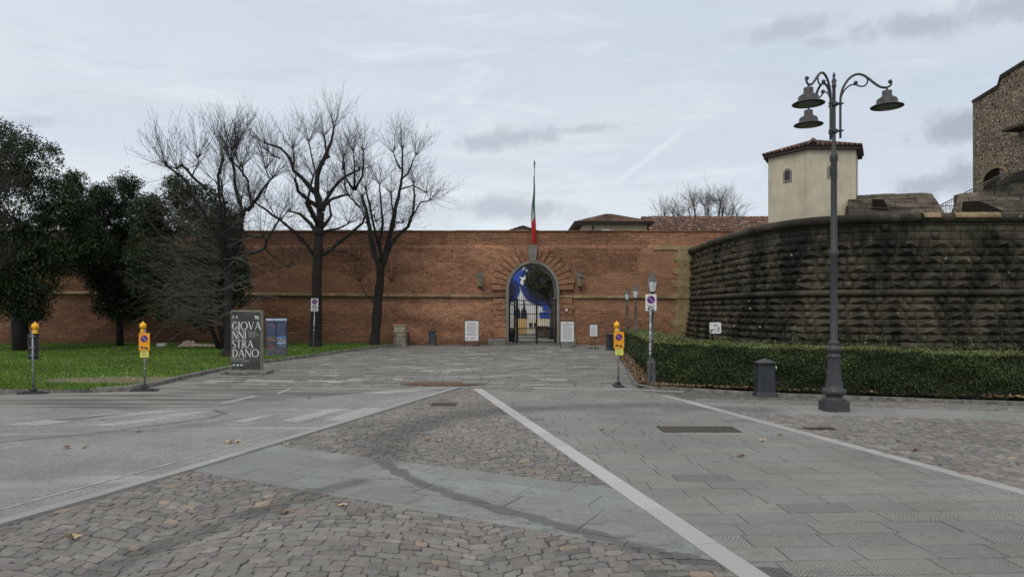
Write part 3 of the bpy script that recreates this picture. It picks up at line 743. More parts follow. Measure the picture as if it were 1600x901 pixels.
a = MB(); a.prism([(CX-.19, 5.16), (CX+.19, 5.16), (CX+.34, 6.12), (CX-.34, 6.12)], YW-.40, YW+.05); a.build('keystone', M['grey_stone'], wall, bevel=.03)
for x0, x1 in ((CX-RO-1.12, CX-RO-.02), (CX+RO+.02, CX+RO+1.0)):
    a = MB(); a.box(x0, x1, YW-.62, YW+.1, -.02, .40); a.build('plinth_block', M['grey_stone'], wall, bevel=.04)
# string course: half-round, slightly sloping, in blocks
def torus_run(mb, f, s0, s1, r, L, zr, segs=7, vary=.25, back=.1):
    s = s0
    while s < s1-.05:
        e = min(s+L*R.uniform(1-vary, 1+vary), s1); n = 3; k = R.uniform(.82, 1.15)
        ringv = []
        for i in range(n+1):
            t = lerp(s+.006, e-.006, i/n); 
            for j in range(segs+1):
                an = -PI/2+PI*j/segs; ringv.append(f(t, r*math.cos(an)+back*0, zr*math.sin(an)))
        m_ = segs+1
        fs = [(i*m_+j, (i+1)*m_+j, (i+1)*m_+j+1, i*m_+j+1) for i in range(n) for j in range(segs)]
        fs += [tuple(range(m_)), tuple(n*m_+j for j in range(segs, -1, -1))]
        mb.mesh(ringv, fs, (k, k, k)); s = e
def cz(x): return lerp(3.22, 2.90, (x+30)/41)
a = MB(); torus_run(a, lambda t, o, z: (t, YW-o+.02, cz(t)+z), XL, CX-RO-.0, .15, 1.1, .12); torus_run(a, lambda t, o, z: (t, YW-o+.02, cz(t)+z), CX+RO, 10.9, .15, 1.1, .12)
a.build('string_course', M['cordon'], wall)
a = MB(); x = XL
while x < XR: a.box(x+.004, x+.9, YW+.20+R.uniform(-.02, .02), YW+.5, Z3+.003, Z3+.07+R.uniform(-.018, .022)); x += .905
a.build('coping', M['brick2'], wall)
# ochre quoins by the bastion, ledge band
a = MB(); z = 0.0; k = 0
while z < Z2-.2:
    h = .40; zz = min(z+h, Z2); w_ = 1.35 if k % 2 else 1.05; kk = R.uniform(.8, 1.15); off = .62*(1-min(z, Z1)/Z1)
    yb = wy(z+.01); x1 = 11.35-off*.4; a.box(x1-w_-off*.25, x1, yb-.05, YW+.3, z+.005, zz-.005, col=(kk, kk, kk)); z = zz; k += 1
for i in range(5):
    kk = R.uniform(.8, 1.15); a.box(8.85+i*.5, 9.34+i*.5, YW-.04, YW+.2, Z2-.12, Z2+.17, col=(kk, kk, kk))
a.build('quoins', M['quoin'], wall)

# gate leaves
gate = thing('iron_gate', 'black wrought iron gate of upright bars in the arched gateway, left leaf ajar', 'gate', (CX, YW+.45, 0))
def leaf(x0, x1, nb, yfun=lambda t: 0.0):
    b = MB()
    def at(t, z): return (lerp(x0, x1, t), yfun(t), z)
    top = lambda t: 2.62+.0*t
    for i in range(nb+1):
        t = i/nb; x = lerp(x0, x1, t); thick = .045 if i in (0, nb) else .016
        zt = top(t)+.35*math.sin(PI*t)+(.1 if thick < .03 else .25); b.tube([at(t, .12), at(t, zt)], thick, 5)
        if thick < .03: b.tube([at(t, zt), at(t, zt+.10)], [.03, .002], 5)
        if i < nb: b.tube([at(t+.5/nb, .12), at(t+.5/nb, 1.0)], .012, 4)
    for z in (.14, .42, 1.0, 1.9, 2.5):
        b.tube([at(i/6, z) for i in range(7)], .026, 4)
    return b.build('gate_leaf', M['iron'], gate)
leaf(.30, 1.46, 10); leaf(-.92, .26, 10); leaf(-1.44, -1.10, 6, lambda t: .9*(1-t))
b = MB(); b.tube([(.28, -.04, .02), (.28, -.04, 3.15)], .055, 6); b.tube([(-1.0, -.02, .02), (-1.0, -.02, 2.9)], .05, 6); b.tube([(-1.46, .3, 2.75), (1.46, .3, 2.75)], .03, 5)
b.build('gate_post', M['iron'], gate)
b = MB(); b.tube([(-1.25+.14*math.sin(i*2.4), -.1+.08*math.cos(i*1.7), .15+i*.045) for i in range(16)], .05, 6)
for i in range(0): b.ball((-1.25+R.uniform(-.16, .16), -.1+R.uniform(-.1, .1), R.uniform(.15, .75) if i < 24 else R.uniform(2.0, 2.25)), R.uniform(.03, .07), 6, 4)
b.build('chain_bundle', M['iron'], gate)

# wall lanterns
def lantern_head(root, z0, s, glass, bracket=False):
    b = MB(); b.lathe([(.045*s, -.02*s), (.05*s, .03*s), (.10*s, .06*s), (.11*s, .085*s)], 6, (0, 0, z0), rot=.52); b.build('lantern_foot', M['post'], root)
    b = MB(); b.lathe([(.088*s, .085*s), (.158*s, .425*s)], 6, (0, 0, z0)); g = b.build('glass', M[glass], root)
    b = MB()
    for k in range(6):
        an = 2*PI*(k+.5)/6; b.tube([(.088*s*math.cos(an), .088*s*math.sin(an), z0+.085*s), (.154*s*math.cos(an), .154*s*math.sin(an), z0+.425*s)], .006*s, 4)
    b.build('frame', M['postgrey'], root)
    b = MB(); b.lathe([(.178*s, .42*s), (.178*s, .44*s), (.165*s, .47*s), (.11*s, .56*s), (.07*s, .62*s), (.075*s, .65*s), (.045*s, .69*s), (.02*s, .71*s), (.028*s, .74*s), (.004*s, .79*s)], 6, (0, 0, z0)); b.build('lantern_roof', M['postgrey'], root)
for px, side in ((750, 'left'), (906, 'right')):
    p = P(px, 447, YW-.5)
    t = thing('wall_lantern', 'old amber glass lantern on the brick wall just %s of the arched gateway' % side, 'wall lamp', (p.x, YW-.5, 0), group='wall lanterns flanking the gateway')
    lantern_head(t, p.z-.12, 1.55, 'glass_amber')
    b = MB(); b.tube([(0, 0, p.z-.02), (0, .02, p.z-.14), (.0, .12, p.z-.2), (.05, .3, p.z-.12), (.08, .48, p.z-.1)], .02, 6); b.tube([(.1, .46, p.z-.3), (.1, .47, p.z+.05)], .03, 6); b.ball((0, 0, p.z-.16), .035, 8, 5); b.build('bracket', M['iron'], t)

# flagpole and flag
fp = thing('flagpole', 'slim flagpole with dark finial rising above the keystone of the gateway', 'flagpole', (P(835, 0, YW).x, YW-.12, 0))
ztop = P(0, 252, YW).z
b = MB(); b.tube([(-.05, .0, 6.15), (-.03, 0, 8.5), (0, 0, ztop-.4)], [.035, .033, .026], 8); b.build('pole', M['zinc'], fp, True)
b = MB(); b.lathe([(.02, -.45), (.05, -.42), (.05, -.36), (.02, -.33), (.02, -.26), (.11, -.22), (.02, -.18), (.05, -.14), (.05, -.10), (.004, .06)], 8, (0, 0, ztop)); b.build('finial', M['iron'], fp)
def flag():
    m, w, b_ = shader('tricolour_cloth'); c = w.attr('col').outputs['Color']; w.l.new(c, b_.inputs['Base Color']); b_.inputs['Roughness'].default_value = .8; return m
b = MB(); zt, zb = P(0, 277, YW).z, P(0, 380, YW).z; nz, nu = 60, 14
def fpnt(u, v):       # u across folds, v down
    wid = .06+.24*min(1, v*1.7)**.8*(1-.12*v)
    x = -.04-.03*v+wid*(u*.9-.45)+.02*math.sin(7*v+3*u); y = -.05-.07*math.sin(u*9+v*4)*min(1, v*3)
    return (x+(.03*math.sin(v*9)), y, lerp(zt, zb, v))
for i in range(nz):
    for j in range(nu):
        v = (i+.5)/nz; u = (j+.5)/nu
        g, wt, rd = (.008, .13, .06), (.50, .50, .48), (.45, .022, .018)
        gl = .60+.45*(u-.5)*2*.0+.33*(u-.35); wl = .97-.0*u-.30*(1-u)*1.0
        c = g if v < .28+.42*max(0, u-.05)*1.0 else (wt if v < .63+.05*math.sin(5*u) else rd)
        if u < .42 and v > .22 and v < .62: c = wt
        b.quad(fpnt(j/nu, i/nz), fpnt(j/nu, (i+1)/nz), fpnt((j+1)/nu, (i+1)/nz), fpnt((j+1)/nu, i/nz), col=c)
o = b.build('flag', flag(), None, True); o.location = fp.location; o.location.y -= .03
tag(o, 'limp green white and red flag hanging from the flagpole over the gate', 'flag')

# ------------------------------------------------------------------ behind the gate
mural = thing('painted_facade', 'blue and white painted facade seen through the gateway', 'facade', (0, 57, 0))
YB = 57.0
def MP(px, py, d=0.0): p = P(px, py, YB-d); return (p.x, p.z)
mm = {k: mat('mural_'+k, c, .7, var=.12, scale=1.5) for k, c in {'white': (.84, .85, .88), 'blue': (.03, .085, .42), 'deep': (.018, .04, .19), 'dark': (.012, .015, .03), 'tan': (.62, .41, .17), 'cream': (.76, .70, .55)}.items()}
def mpoly(name, pts, d, m_, par=mural):
    b = MB(); b.prism([MP(x, y) for x, y in pts][::-1] if False else [MP(x, y) for x, y in pts], -d-.04, -d); o = b.build(name, mm[m_], par); return o
b = MB(); b.box(-7, 5.2, 0, .7, -.05, 7.6); b.build('wall', mm['white'], mural)
mpoly('blue_field', [(770, 470), (800, 466), (815, 440), (817, 398), (770, 398)], .03, 'blue')
mpoly('blue_field', [(826, 450), (836, 475), (860, 482), (905, 470), (905, 398), (823, 398), (822, 430)], .03, 'blue')
def disc(cx, cy, r, d, m_, name):
    mpoly(name, [(cx+r*math.cos(2*PI*i/40), cy-r*math.sin(2*PI*i/40)) for i in range(40)], d, m_)
disc(792, 452, 20, .08, 'deep', 'ring'); disc(790, 453, 15, .13, 'dark', 'disc')
disc(848, 441, 36, .08, 'deep', 'ring'); disc(849, 440, 28, .13, 'dark', 'disc')
mpoly('pale_patch', [(816, 446), (812, 441), (815, 437), (811, 432), (817, 434), (821, 430), (821, 436), (825, 439), (820, 441)], .16, 'white')
mpoly('pale_patch', [(822, 424), (820, 421), (824, 421), (826, 425)], .16, 'white')
for cx, w_, t_ in ((808.5, 4.2, 479), (818.5, 4.2, 470)):
    mpoly('painted_spire', [(cx-w_, 499), (cx+w_, 499), (cx+w_, 486), (cx+1.5, 481), (cx+.4, t_-3), (cx-.4, t_-3), (cx-1.5, 481), (cx-w_, 486)], .18, 'dark')
mpoly('blue_sign', [(843, 497), (866, 497), (866, 486), (843, 488)], .10, 'blue'); mpoly('blue_sign', [(848, 485), (880, 483), (880, 474), (848, 477)], .11, 'blue')
mpoly('tan_boarding', [(803, 521), (822, 521), (822, 497.5), (803, 497.5)], .22, 'tan')
mpoly('cream_boarding', [(822.5, 521), (900, 521), (900, 498), (822.5, 498)], .16, 'cream')
for cx in (829, 836): mpoly('notice', [(cx-2, 511), (cx+2, 511), (cx+2, 504), (cx-2, 504)], .24, 'dark')

# ------------------------------------------------------------------ trees
def rnd_dir(): 
    v = Vector((R.gauss(0, 1), R.gauss(0, 1), R.gauss(0, 1))); return v.normalized()
def twig(mb, p, d, L, r, sub=3, up=.25, seg=5, col=None):
    pts = [p.copy()]; q = p.copy(); d = d.normalized()
    for i in range(seg):
        d = (d+Vector((0, 0, up*.22))+rnd_dir()*.11).normalized(); q = q+d*(L/seg); pts.append(q.copy())
        if sub > 0 and i > 0 and R.random() < .85:
            for _ in range(1 if R.random() < .6 else 2):
                dd = (d+rnd_dir()*.6).normalized(); twig(mb, q, dd, L*R.uniform(.22, .42), r*.6, sub-2 if sub > 2 else 0, up, 3, col)
    mb.tube(pts, [lerp(r, r*.25, i/seg) for i in range(seg+1)], 3, col, caps=False)
def limb_tree(name, label, Y, origin, scale, limbs, base, sprays=22, tl=1.65, group='bare trees on the lawn by the wall', extra=None, rscale=1.0):
    bx = P(origin[0]+limbs[0][0][0]/scale, 0, Y).x
    root = thing(name, label, 'tree', (bx, Y, ZL), group=group)
    tb, cb = MB(), MB()
    def W(zx, zy, dy): p = P(origin[0]+zx/scale, origin[1]+zy/scale, Y); return Vector((p.x-bx, dy, p.z-ZL))
    for li, L in enumerate(limbs):
        *pts, r0, r1 = L; dy = 0.0; ddy = R.uniform(-.5, .5) if li else 0
        wp = []
        for i, q in enumerate(pts):
            z0 = q[2] if len(q) > 2 else None
            wp.append(W(q[0], q[1], dy if z0 is None else z0))
            if i+1 < len(pts): dy += ddy*math.hypot(pts[i+1][0]-q[0], pts[i+1][1]-q[1])/scale*Y/F
        # subdivide with jitter
        sp = []
        for p, q in zip(wp, wp[1:]):
            k = max(2, int((q-p).length/.35))
            for i in range(k): sp.append(p.lerp(q, i/k)+rnd_dir()*(.03 if li else .02))
        sp.append(wp[-1]); n = len(sp)
        rad = [lerp(r0, r1, i/(n-1))*rscale*R.uniform(.9, 1.12) for i in range(n)]
        tb.tube(sp, rad, 8)
        if li == 0 and sp[0].z < 1.2:
            tb.tube([sp[0]+Vector((0, 0, -.15)), sp[0]+Vector((0, 0, .25)), sp[1]+Vector((0, 0, .3))], [r0*1.45, r0*1.15, r0*.95], 9)
        # knobs and sprays
        end = sp[-1]; d = (sp[-1]-sp[-3]).normalized()
        if r1 < .16:
            tb.ball(end, rad[-1]*1.5, 7, 5)
            for _ in range(sprays):
                dd = (d*.6+Vector((0, 0, .65))+rnd_dir()*.95); twig(cb, end, dd, tl*R.uniform(.5, 1.15), .011, 3)
        for i in range(2, n-1):
            if sp[i].z < 3.6: continue
            if R.random() < .95:
                for _ in range(R.choice((3, 4, 5, 6))):
                    dd = rnd_dir()*1.0+Vector((0, 0, .6)); twig(cb, sp[i], dd, tl*R.uniform(.3, .95), .0085, 3)
            if R.random() < .15: tb.ball(sp[i], rad[i]*1.45, 7, 5)
    if extra: eb = MB(); extra(eb, W); eb.build('lower_shoots', M['twig_grey'], root)
    tb.build('trunk', M['bark'], root, True); cb.build('crown', M['twig'], root)
    return root
# second tree (right of the signpost)
limb_tree('bare_tree', 'tall bare pollarded tree standing right behind the small parking sign on the lawn', 38.0, (380, 130), 2.573, [
    [(290, 1075), (296, 880), (298, 700), (306, 600), (312, 520), .34, .23],
    [(312, 520), (298, 440), (300, 380), (338, 300), (364, 250), (376, 190), .21, .05],
    [(300, 610), (265, 560), (215, 520), (165, 505), .13, .05],
    [(305, 500), (270, 475), (232, 440), (225, 400), .13, .06],
    [(300, 450), (240, 385), (200, 350), (185, 300), (150, 262), (85, 240), .14, .045],
    [(200, 350), (205, 310), (200, 265), .07, .04], [(150, 300), (120, 292), .05, .035],
    [(262, 480), (290, 540), (298, 600), .07, .10],
    [(316, 510), (330, 460), (350, 410), (400, 350), (440, 325), .13, .05],
    [(322, 495), (350, 465), (410, 440), (395, 400), .10, .05],
    [(318, 600), (345, 590), (385, 588), (430, 568), .08, .04],
    [(322, 692), (350, 668), (400, 620), (468, 555), (475, 530), .12, .05],
    [(290, 700), (262, 650), (228, 608), (175, 560), (90, 495), .11, .04],
    [(345, 300), (330, 262), (326, 215), .07, .04], [(300, 390), (285, 300), (280, 250), .05, .03],
    [(400, 350), (405, 300), .06, .035], [(320, 680), (370, 672), (420, 678), (465, 710), .05, .025],
    [(306, 600, 0), (330, 520, 1.2), (300, 420, 2.0), .11, .04], [(306, 580, 0), (280, 500, -1.2), (320, 400, -1.8), .11, .04],
], None)
limb_tree('bare_tree', 'bare tree with a wide forked trunk nearest the grey cabinet, right of the others', 40.3, (380, 130), 2.573, [
    [(528, 1060), (540, 880), (552, 780), (550, 730), .29, .23],
    [(545, 735), (525, 690), (498, 600), (470, 500), (445, 430), .19, .08],
    [(445, 430), (410, 380), (405, 330), .08, .04], [(450, 430), (480, 380), (488, 330), (490, 280), .08, .035], [(445, 425), (455, 360), (458, 290), .07, .035],
    [(560, 735), (575, 680), (590, 600), (610, 500), (626, 430), (635, 350), (635, 260), .18, .04],
    [(556, 720), (556, 640), (575, 570), (572, 430), .10, .035],
    [(578, 680), (610, 620), (660, 572), (678, 500), (680, 440), (676, 390), .12, .04],
    [(660, 572), (690, 525), (720, 485), (755, 478), .06, .03], [(590, 590), (615, 560), (645, 565), .05, .035],
    [(632, 390), (660, 360), (690, 285), .06, .03], [(634, 345), (612, 310), (600, 275), .06, .03], [(626, 430), (680, 410), (735, 440), .045, .025],
    [(470, 500), (440, 470), (425, 455), .06, .035], [(490, 560), (530, 530), (540, 560), .04, .025],
    [(560, 700, 0), (590, 560, 1.4), (570, 420, 2.0), .10, .04], [(556, 700, 0), (540, 580, -1.2), (520, 450, -1.8), .09, .04],
    [(540, 900), (500, 850), (480, 800), .03, .012], [(545, 860), (600, 800), .02, .01],
], None)
# first tree with its grey drooping shoots
def droop(cb, W):
    g = []
    for (px, py) in ((352, 345), (350, 375), (348, 400), (345, 430), (343, 455), (345, 480), (352, 500)):
        for k in range(26):
            p = W((px-200)*3+R.uniform(-12, 12), (py-130)*3+R.uniform(-30, 30), R.uniform(-.5, .1))
            dx = -1 if R.random() < .84 else .75
            d = Vector((dx, R.uniform(-.9, .25), R.uniform(-.25, .75))); twig(cb, p, d, R.uniform(1.0, 2.9), .011, 3, -.1 if py > 400 else .12)
limb_tree('bare_tree', 'leaning bare tree behind the tall exhibition board with grey shoots down its trunk', 30.2, (200, 130), 3.0, [
    [(468, 1325), (475, 1200), (470, 1000), (478, 850), (515, 740), (530, 690), (535, 612), .30, .13],
    [(535, 612), (515, 540), (498, 470), (490, 400), (482, 370), .11, .07],
    [(540, 605), (575, 572), (562, 520), (545, 450), (500, 385), .09, .05], [(543, 440), (541, 395), .05, .045],
    [(560, 595), (590, 570), (640, 520), (708, 460), .11, .05], [(640, 520), (660, 450), (640, 400), .05, .03],
    [(478, 850), (455, 700), (450, 550), (455, 440), (480, 375), .15, .07], [(470, 900), (450, 720), (360, 490), (300, 435), .13, .06],
    [(360, 490), (290, 430), (230, 372), (200, 388), .10, .05], [(300, 440), (315, 380), (312, 345), .04, .03],
    [(500, 800), (580, 800), (640, 780), (662, 740), (720, 650), .13, .05], [(640, 780), (690, 810), (765, 862), .06, .03],
    [(500, 760), (560, 718), (640, 722), .08, .04], [(470, 1180), (420, 1000), (400, 860), .13, .07],
    [(478, 850, 0), (470, 650, 1.2), (440, 500, 2.2), .12, .05], [(478, 850, 0), (500, 620, -1.1), (520, 520, -1.8), .10, .05],
    [(482, 370), (480, 310), .06, .03], [(484, 365), (455, 320), .05, .03], [(484, 365), (515, 310), .05, .03],
], None, sprays=20, tl=1.7, extra=droop, rscale=.74)
# tree whose shoots reach in from beyond the left edge
limb_tree('bare_tree', 'bare tree at the far left edge with shoots reaching over the dark evergreen', 27.0, (-120, 150), 3.0, [
    [(60, 1240), (70, 1000), (80, 800), (110, 560), .26, .16], [(110, 560), (160, 420), (200, 300), .14, .06], [(85, 780), (200, 700), (290, 640), .11, .05],
    [(90, 700), (20, 500), (0, 380), .11, .05], [(75, 900), (190, 880), (280, 830), .09, .04], [(110, 560), (220, 520), (300, 470), .09, .04],
], None, sprays=34, tl=1.7)

def leafcloud(mb, c, rad, n, size, clump=.4, flat=1.0, shell=.55, dark=1.0):
    cl = max(6, n//70)
    for _ in range(cl):
        d = rnd_dir(); rr = rad*(shell+(1.08-shell)*R.random()**.6)
        cc = c+Vector((d.x*rr, d.y*rr, d.z*rr*flat)); k0 = R.uniform(.5, 1.35)*dark; cs = clump*R.uniform(.6, 1.3)
        for _ in range(n//cl):
            p = cc+rnd_dir()*cs*R.random()**.4; u = rnd_dir(); w_ = u.cross(rnd_dir()).normalized(); s = size*R.uniform(.6, 1.3); k = k0*R.uniform(.8, 1.25)
            mb.quad(p-u*s, p+w_*s*.45, p+u*s, p-w_*s*.45, col=(k, k, k*.95))
def evergreen(label, Y, lobes, trunks, n=6500, size=.068, group='dark evergreen trees by the wall'):
    bx = P(trunks[0][0][0], 0, Y).x; root = thing('evergreen_tree', label, 'tree', (bx, Y, ZL), group=group)
    tb, cb = MB(), MB()
    for tr in trunks:
        pts = [P(x, y, Y)-Vector((bx, Y, ZL)) for x, y in tr[:-1]]; tb.tube(pts, [lerp(tr[-1], tr[-1]*.55, i/(len(pts)-1)) for i in range(len(pts))], 9)
        for q in pts[1:]:
            for _ in range(4): tb.tube([q, q+Vector((R.uniform(-1, 1), R.uniform(-1, 1), R.uniform(.3, 1.0)))*1.3], [.07, .02], 5)
    for (x, y, r) in lobes:
        rw = r/F*Y; c = P(x, y, Y)-Vector((bx, Y, ZL)); c.y = R.uniform(-.6, .6)
        leafcloud(cb, c, rw, int(n*(rw/1.6)**1.6)+500, size, clump=.42)
        # soft ragged rim sprigs
        for _ in range(int(26*rw)):
            d = rnd_dir(); p = c+d*rw*R.uniform(.95, 1.22)
            for _ in range(14):
                q = p+rnd_dir()*.16; u = rnd_dir(); w_ = u.cross(rnd_dir()).normalized(); s = size*R.uniform(.6, 1.1); k = R.uniform(.7, 1.3); cb.quad(q-u*s, q+w_*s*.45, q+u*s, q-w_*s*.45, col=(k, k, k))
    tb.build('trunk', M['bark'], root, True); cb.build('crown', M['oak'], root); return root
evergreen('largest dark evergreen tree, at the far left edge of the lawn', 34.5,
          [(-5, 232, 42), (40, 255, 42), (-40, 300, 70), (40, 320, 62), (92, 320, 34), (112, 285, 16), (75, 370, 52), (10, 400, 62), (-50, 420, 60), (60, 425, 44), (20, 465, 34), (50, 478, 24), (118, 345, 22), (-90, 330, 70), (130, 380, 26), (105, 400, 30), (125, 320, 18)],
          [[(35, 550), (30, 500), (35, 440), (30, 350), .42]])
evergreen('dark evergreen tree in the middle of the three, with a thin straight trunk', 38.5,
          [(150, 330, 24), (190, 312, 26), (175, 350, 42), (140, 385, 34), (215, 345, 32), (170, 410, 44), (215, 400, 44), (190, 450, 34), (175, 478, 20), (195, 490, 16), (225, 440, 30), (140, 345, 26), (235, 370, 24), (150, 305, 16), (205, 290, 14), (235, 330, 20), (165, 440, 26), (205, 470, 24)],
          [[(188, 547), (187, 500), (190, 440), (185, 360), .2]])
evergreen('dark evergreen tree right behind the bare tree, nearest the exhibition board', 35.5,
          [(275, 298, 20), (262, 330, 34), (305, 315, 30), (335, 345, 32), (285, 375, 46), (345, 385, 32), (250, 410, 34), (300, 430, 42), (350, 430, 30), (280, 470, 30), (335, 470, 30), (370, 400, 18), (368, 455, 18), (240, 370, 26), (310, 490, 20), (240, 330, 22), (235, 430, 28), (255, 470, 24), (375, 430, 16), (345, 350, 22)],
          [[(352, 549), (345, 500), (330, 440), (310, 370), .22], [(344, 549), (325, 500), (300, 420), .13]])
# tree inside the gate
t = thing('courtyard_tree', 'evergreen tree with a grey trunk seen through the gateway', 'tree', (P(863, 0, 50.5).x, 50.5, -.01))
tb, cb = MB(), MB(); tb.tube([(-.02, 0, 0), (-.0, 0, 1.2), (.05, 0, 2.4), (-.3, 0, 3.8)], [.27, .2, .17, .1], 9); tb.tube([(0, 0, 2.2), (-.8, 0, 3.4), (-1.3, .2, 4.2)], [.12, .08, .04], 7)
for dx, z, r in ((-1.2, 4.3, .85), (-.5, 4.9, .75), (-1.1, 5.4, .7), (.1, 4.0, .8), (-1.5, 3.9, .6), (.3, 5.0, .9), (-.4, 3.6, .6), (-.3, 5.8, .8), (.9, 4.4, .8)): leafcloud(cb, Vector((dx, R.uniform(-.4, .4), z)), r, 1500, .06, .25)
tb.build('trunk', M['postgrey'], t, True); cb.build('crown', leaf_mat('courtyard_leaf', (.03, .045, .018), (.055, .07, .028)), t)
a = MB(); a.box(1.9, 4.6, 53.6, 54.2, 0, .8); a.box(1.8, 4.7, 53.5, 54.3, .8, .88); tag(a.build('planter', M['rubble']), 'low brick planter inside the courtyard beyond the gate', 'planter')
a = MB()
sheet('courtyard_ground', [(-9, 47), (13, 47), (13, 57), (-9, 57)], -.004, mat('courtyard_gravel', (.40, .40, .37), .9, var=.2, scale=3))
# distant bare tree beyond the roofs
t = thing('bare_tree', 'wide bare treetop showing above the long tiled roof', 'tree', (P(1105, 0, 72).x, 72, 0)); tb, cb = MB(), MB()
tb.tube([(0, 0, 0), (0, 0, 5)], [.5, .35], 8)
for k in range(20):
    an = 2*PI*k/20*1.618+R.uniform(-.2, .2); sp = R.uniform(.45, 1.0) if k % 3 else .25; e = Vector((math.cos(an)*5.6*sp, math.sin(an)*4*sp, 13.4-2.3*sp*sp+R.uniform(-.4, .5))); m_ = Vector((e.x*.5, e.y*.5, 8.0)); tb.tube([(0, 0, 4.8), m_, e], [.22, .13, .05], 6)
    for _ in range(20): twig(cb, m_.lerp(e, R.random()), rnd_dir()+Vector((0, 0, .9)), R.uniform(.8, 1.8), .017, 3)
    for _ in range(20): twig(cb, e, rnd_dir()+Vector((0, 0, .7)), R.uniform(.8, 2.2), .017, 3)
tb.build('trunk', M['bark'], t, True); cb.build('crown', M['twig_grey'], t)

# ------------------------------------------------------------------ roofs and houses behind the wall
TC = [(.16, .075, .05), (.20, .10, .065), (.12, .06, .045), (.24, .155, .11), (.09, .052, .04)]
def tiled(mb, e0, e1, r0, r1, cw=.22, rh=.34, th=.05):
    """pantile slope between the eave e0-e1 and the ridge r0-r1"""
    e0, e1, r0, r1 = map(Vector, (e0, e1, r0, r1)); nu = max(2, int(max((e1-e0).length, (r1-r0).length)/cw)); nv = max(2, int(((r0+r1)/2-(e0+e1)/2).length/rh))
    up = ((e1-e0).cross((r0+r1)/2-(e0+e1)/2)).normalized()
    if up.z < 0: up = -up
    def pt(u, v, h): return e0.lerp(e1, u).lerp(r0.lerp(r1, u), v)+up*h
    for j in range(nv):
        for i in range(nu):
            c = R.choice(TC); k = R.uniform(.7, 1.3); c = tuple(q*k for q in c); v0, v1 = j/nv, (j+1.05)/nv
            for s in range(4):
                a0, a1 = s/4, (s+1)/4; h0, h1 = th*math.sin(PI*a0)**.7, th*math.sin(PI*a1)**.7; u0, u1 = (i+a0*.86+.07)/nu, (i+a1*.86+.07)/nu
                mb.quad(pt(u0, v0, h0+.03), pt(u1, v0, h1+.03), pt(u1, min(v1, 1), h1), pt(u0, min(v1, 1), h0), col=c)
    mb.quad(e0-up*.0, e1-up*.0, r1, r0, col=(.05, .035, .03)); mb.quad(e0, e0+up*.03, e1+up*.03, e1, col=(.06, .04, .035))
h = thing('low_house', 'cream walled house with hipped tiled roof behind the wall, right of the flag', 'house', (8.2, 58, 0)); Y0 = 55.0
xa, xb = P(898, 0, Y0).x-8.2, P(1023, 0, Y0).x-8.2; ze = P(0, 346.5, Y0).z; rr = P(0, 334, Y0+3.5).z
a = MB(); a.box(xa+.75, xb-.5, -2.4, 6, 0, ze-.05); a.build('wall', M['plaster2'], h)
a = MB(); A = (xa, -3, ze); B = (xb, -3, ze); D = (xa, 7, ze); E = (xb, 7, ze); r0 = (xa+3.1, .8, rr); r1 = (xb-3.1, .8, rr); r0b = (xa+3.1, 3, rr); r1b = (xb-3.1, 3, rr)
tiled(a, A, B, r0, r1); tiled(a, D, A, r0b, r0); tiled(a, B, E, r1, r1b); tiled(a, E, D, r1b, r0b)
a.build('roof', M['tile'], h)
a = MB(); a.box(xa+.05, xb-.05, -2.95, 6.9, ze-.14, ze-.02); a.build('eaves', M['darkwood'], h)
a = MB(); a.box(xa+2.2, xa+2.9, -2.75, -2.45, ze-.85, ze-.6); a.build('floodlight', M['white'], h); a = MB(); a.tube([(xa+1.5, -2.5, ze-.3), (xa+1.5, -2.5, ze-1.5)], .06); a.build('downpipe', M['darkwood'], h)
h = thing('long_house', 'long low building with a brown tiled roof behind the wall beside the bastion', 'house', (20, 60, 0)); Y0 = 58.0
xa, xb = P(1016, 0, Y0).x-20, 6.0; ze = P(0, 360.5, Y0).z; rr = P(0, 338.5, Y0+4).z
a = MB(); a.box(xa+.3, xb-.3, -1.5, 8, 0, ze-.05); a.build('wall', M['plaster2'], h)
a = MB(); tiled(a, (xa, -2, ze), (xb, -2, ze), (xa, 2, rr), (xb, 2, rr), .27, .42, .075); tiled(a, (xb, 9, ze-1), (xa, 9, ze-1), (xb, 2, rr), (xa, 2, rr), .5, .5); a.build('roof', M['tile'], h)
a = MB(); a.box(xa, xb, -2.06, -1.9, ze-.16, ze-.01); a.build('gutter', M['darkwood'], h)
h = thing('gabled_house', 'small gable with dark eaves peeping over the wall behind the flag', 'house', (P(817, 0, 60).x, 60, 0)); z0 = P(0, 364, 60).z; z1 = P(0, 352.5, 60).z; w_ = 34/F*60
a = MB(); a.prism([(-w_+.35, 0), (w_-.35, 0), (w_-.35, z0), (0, z1-.15), (-w_+.35, z0)], .3, 6); a.build('wall', M['plaster2'], h)
a = MB(); tiled(a, (-w_, 6, z0), (-w_, 0, z0), (0, 6, z1), (0, 0, z1)); tiled(a, (w_, 0, z0), (w_, 6, z0), (0, 0, z1), (0, 6, z1)); a.build('roof', M['tile'], h)
a = MB(); a.prism([(-w_, z0-.12), (0, z1-.12), (w_, z0-.12), (w_, z0), (0, z1), (-w_, z0)], -.01, .2); a.build('bargeboard', M['darkwood'], h)

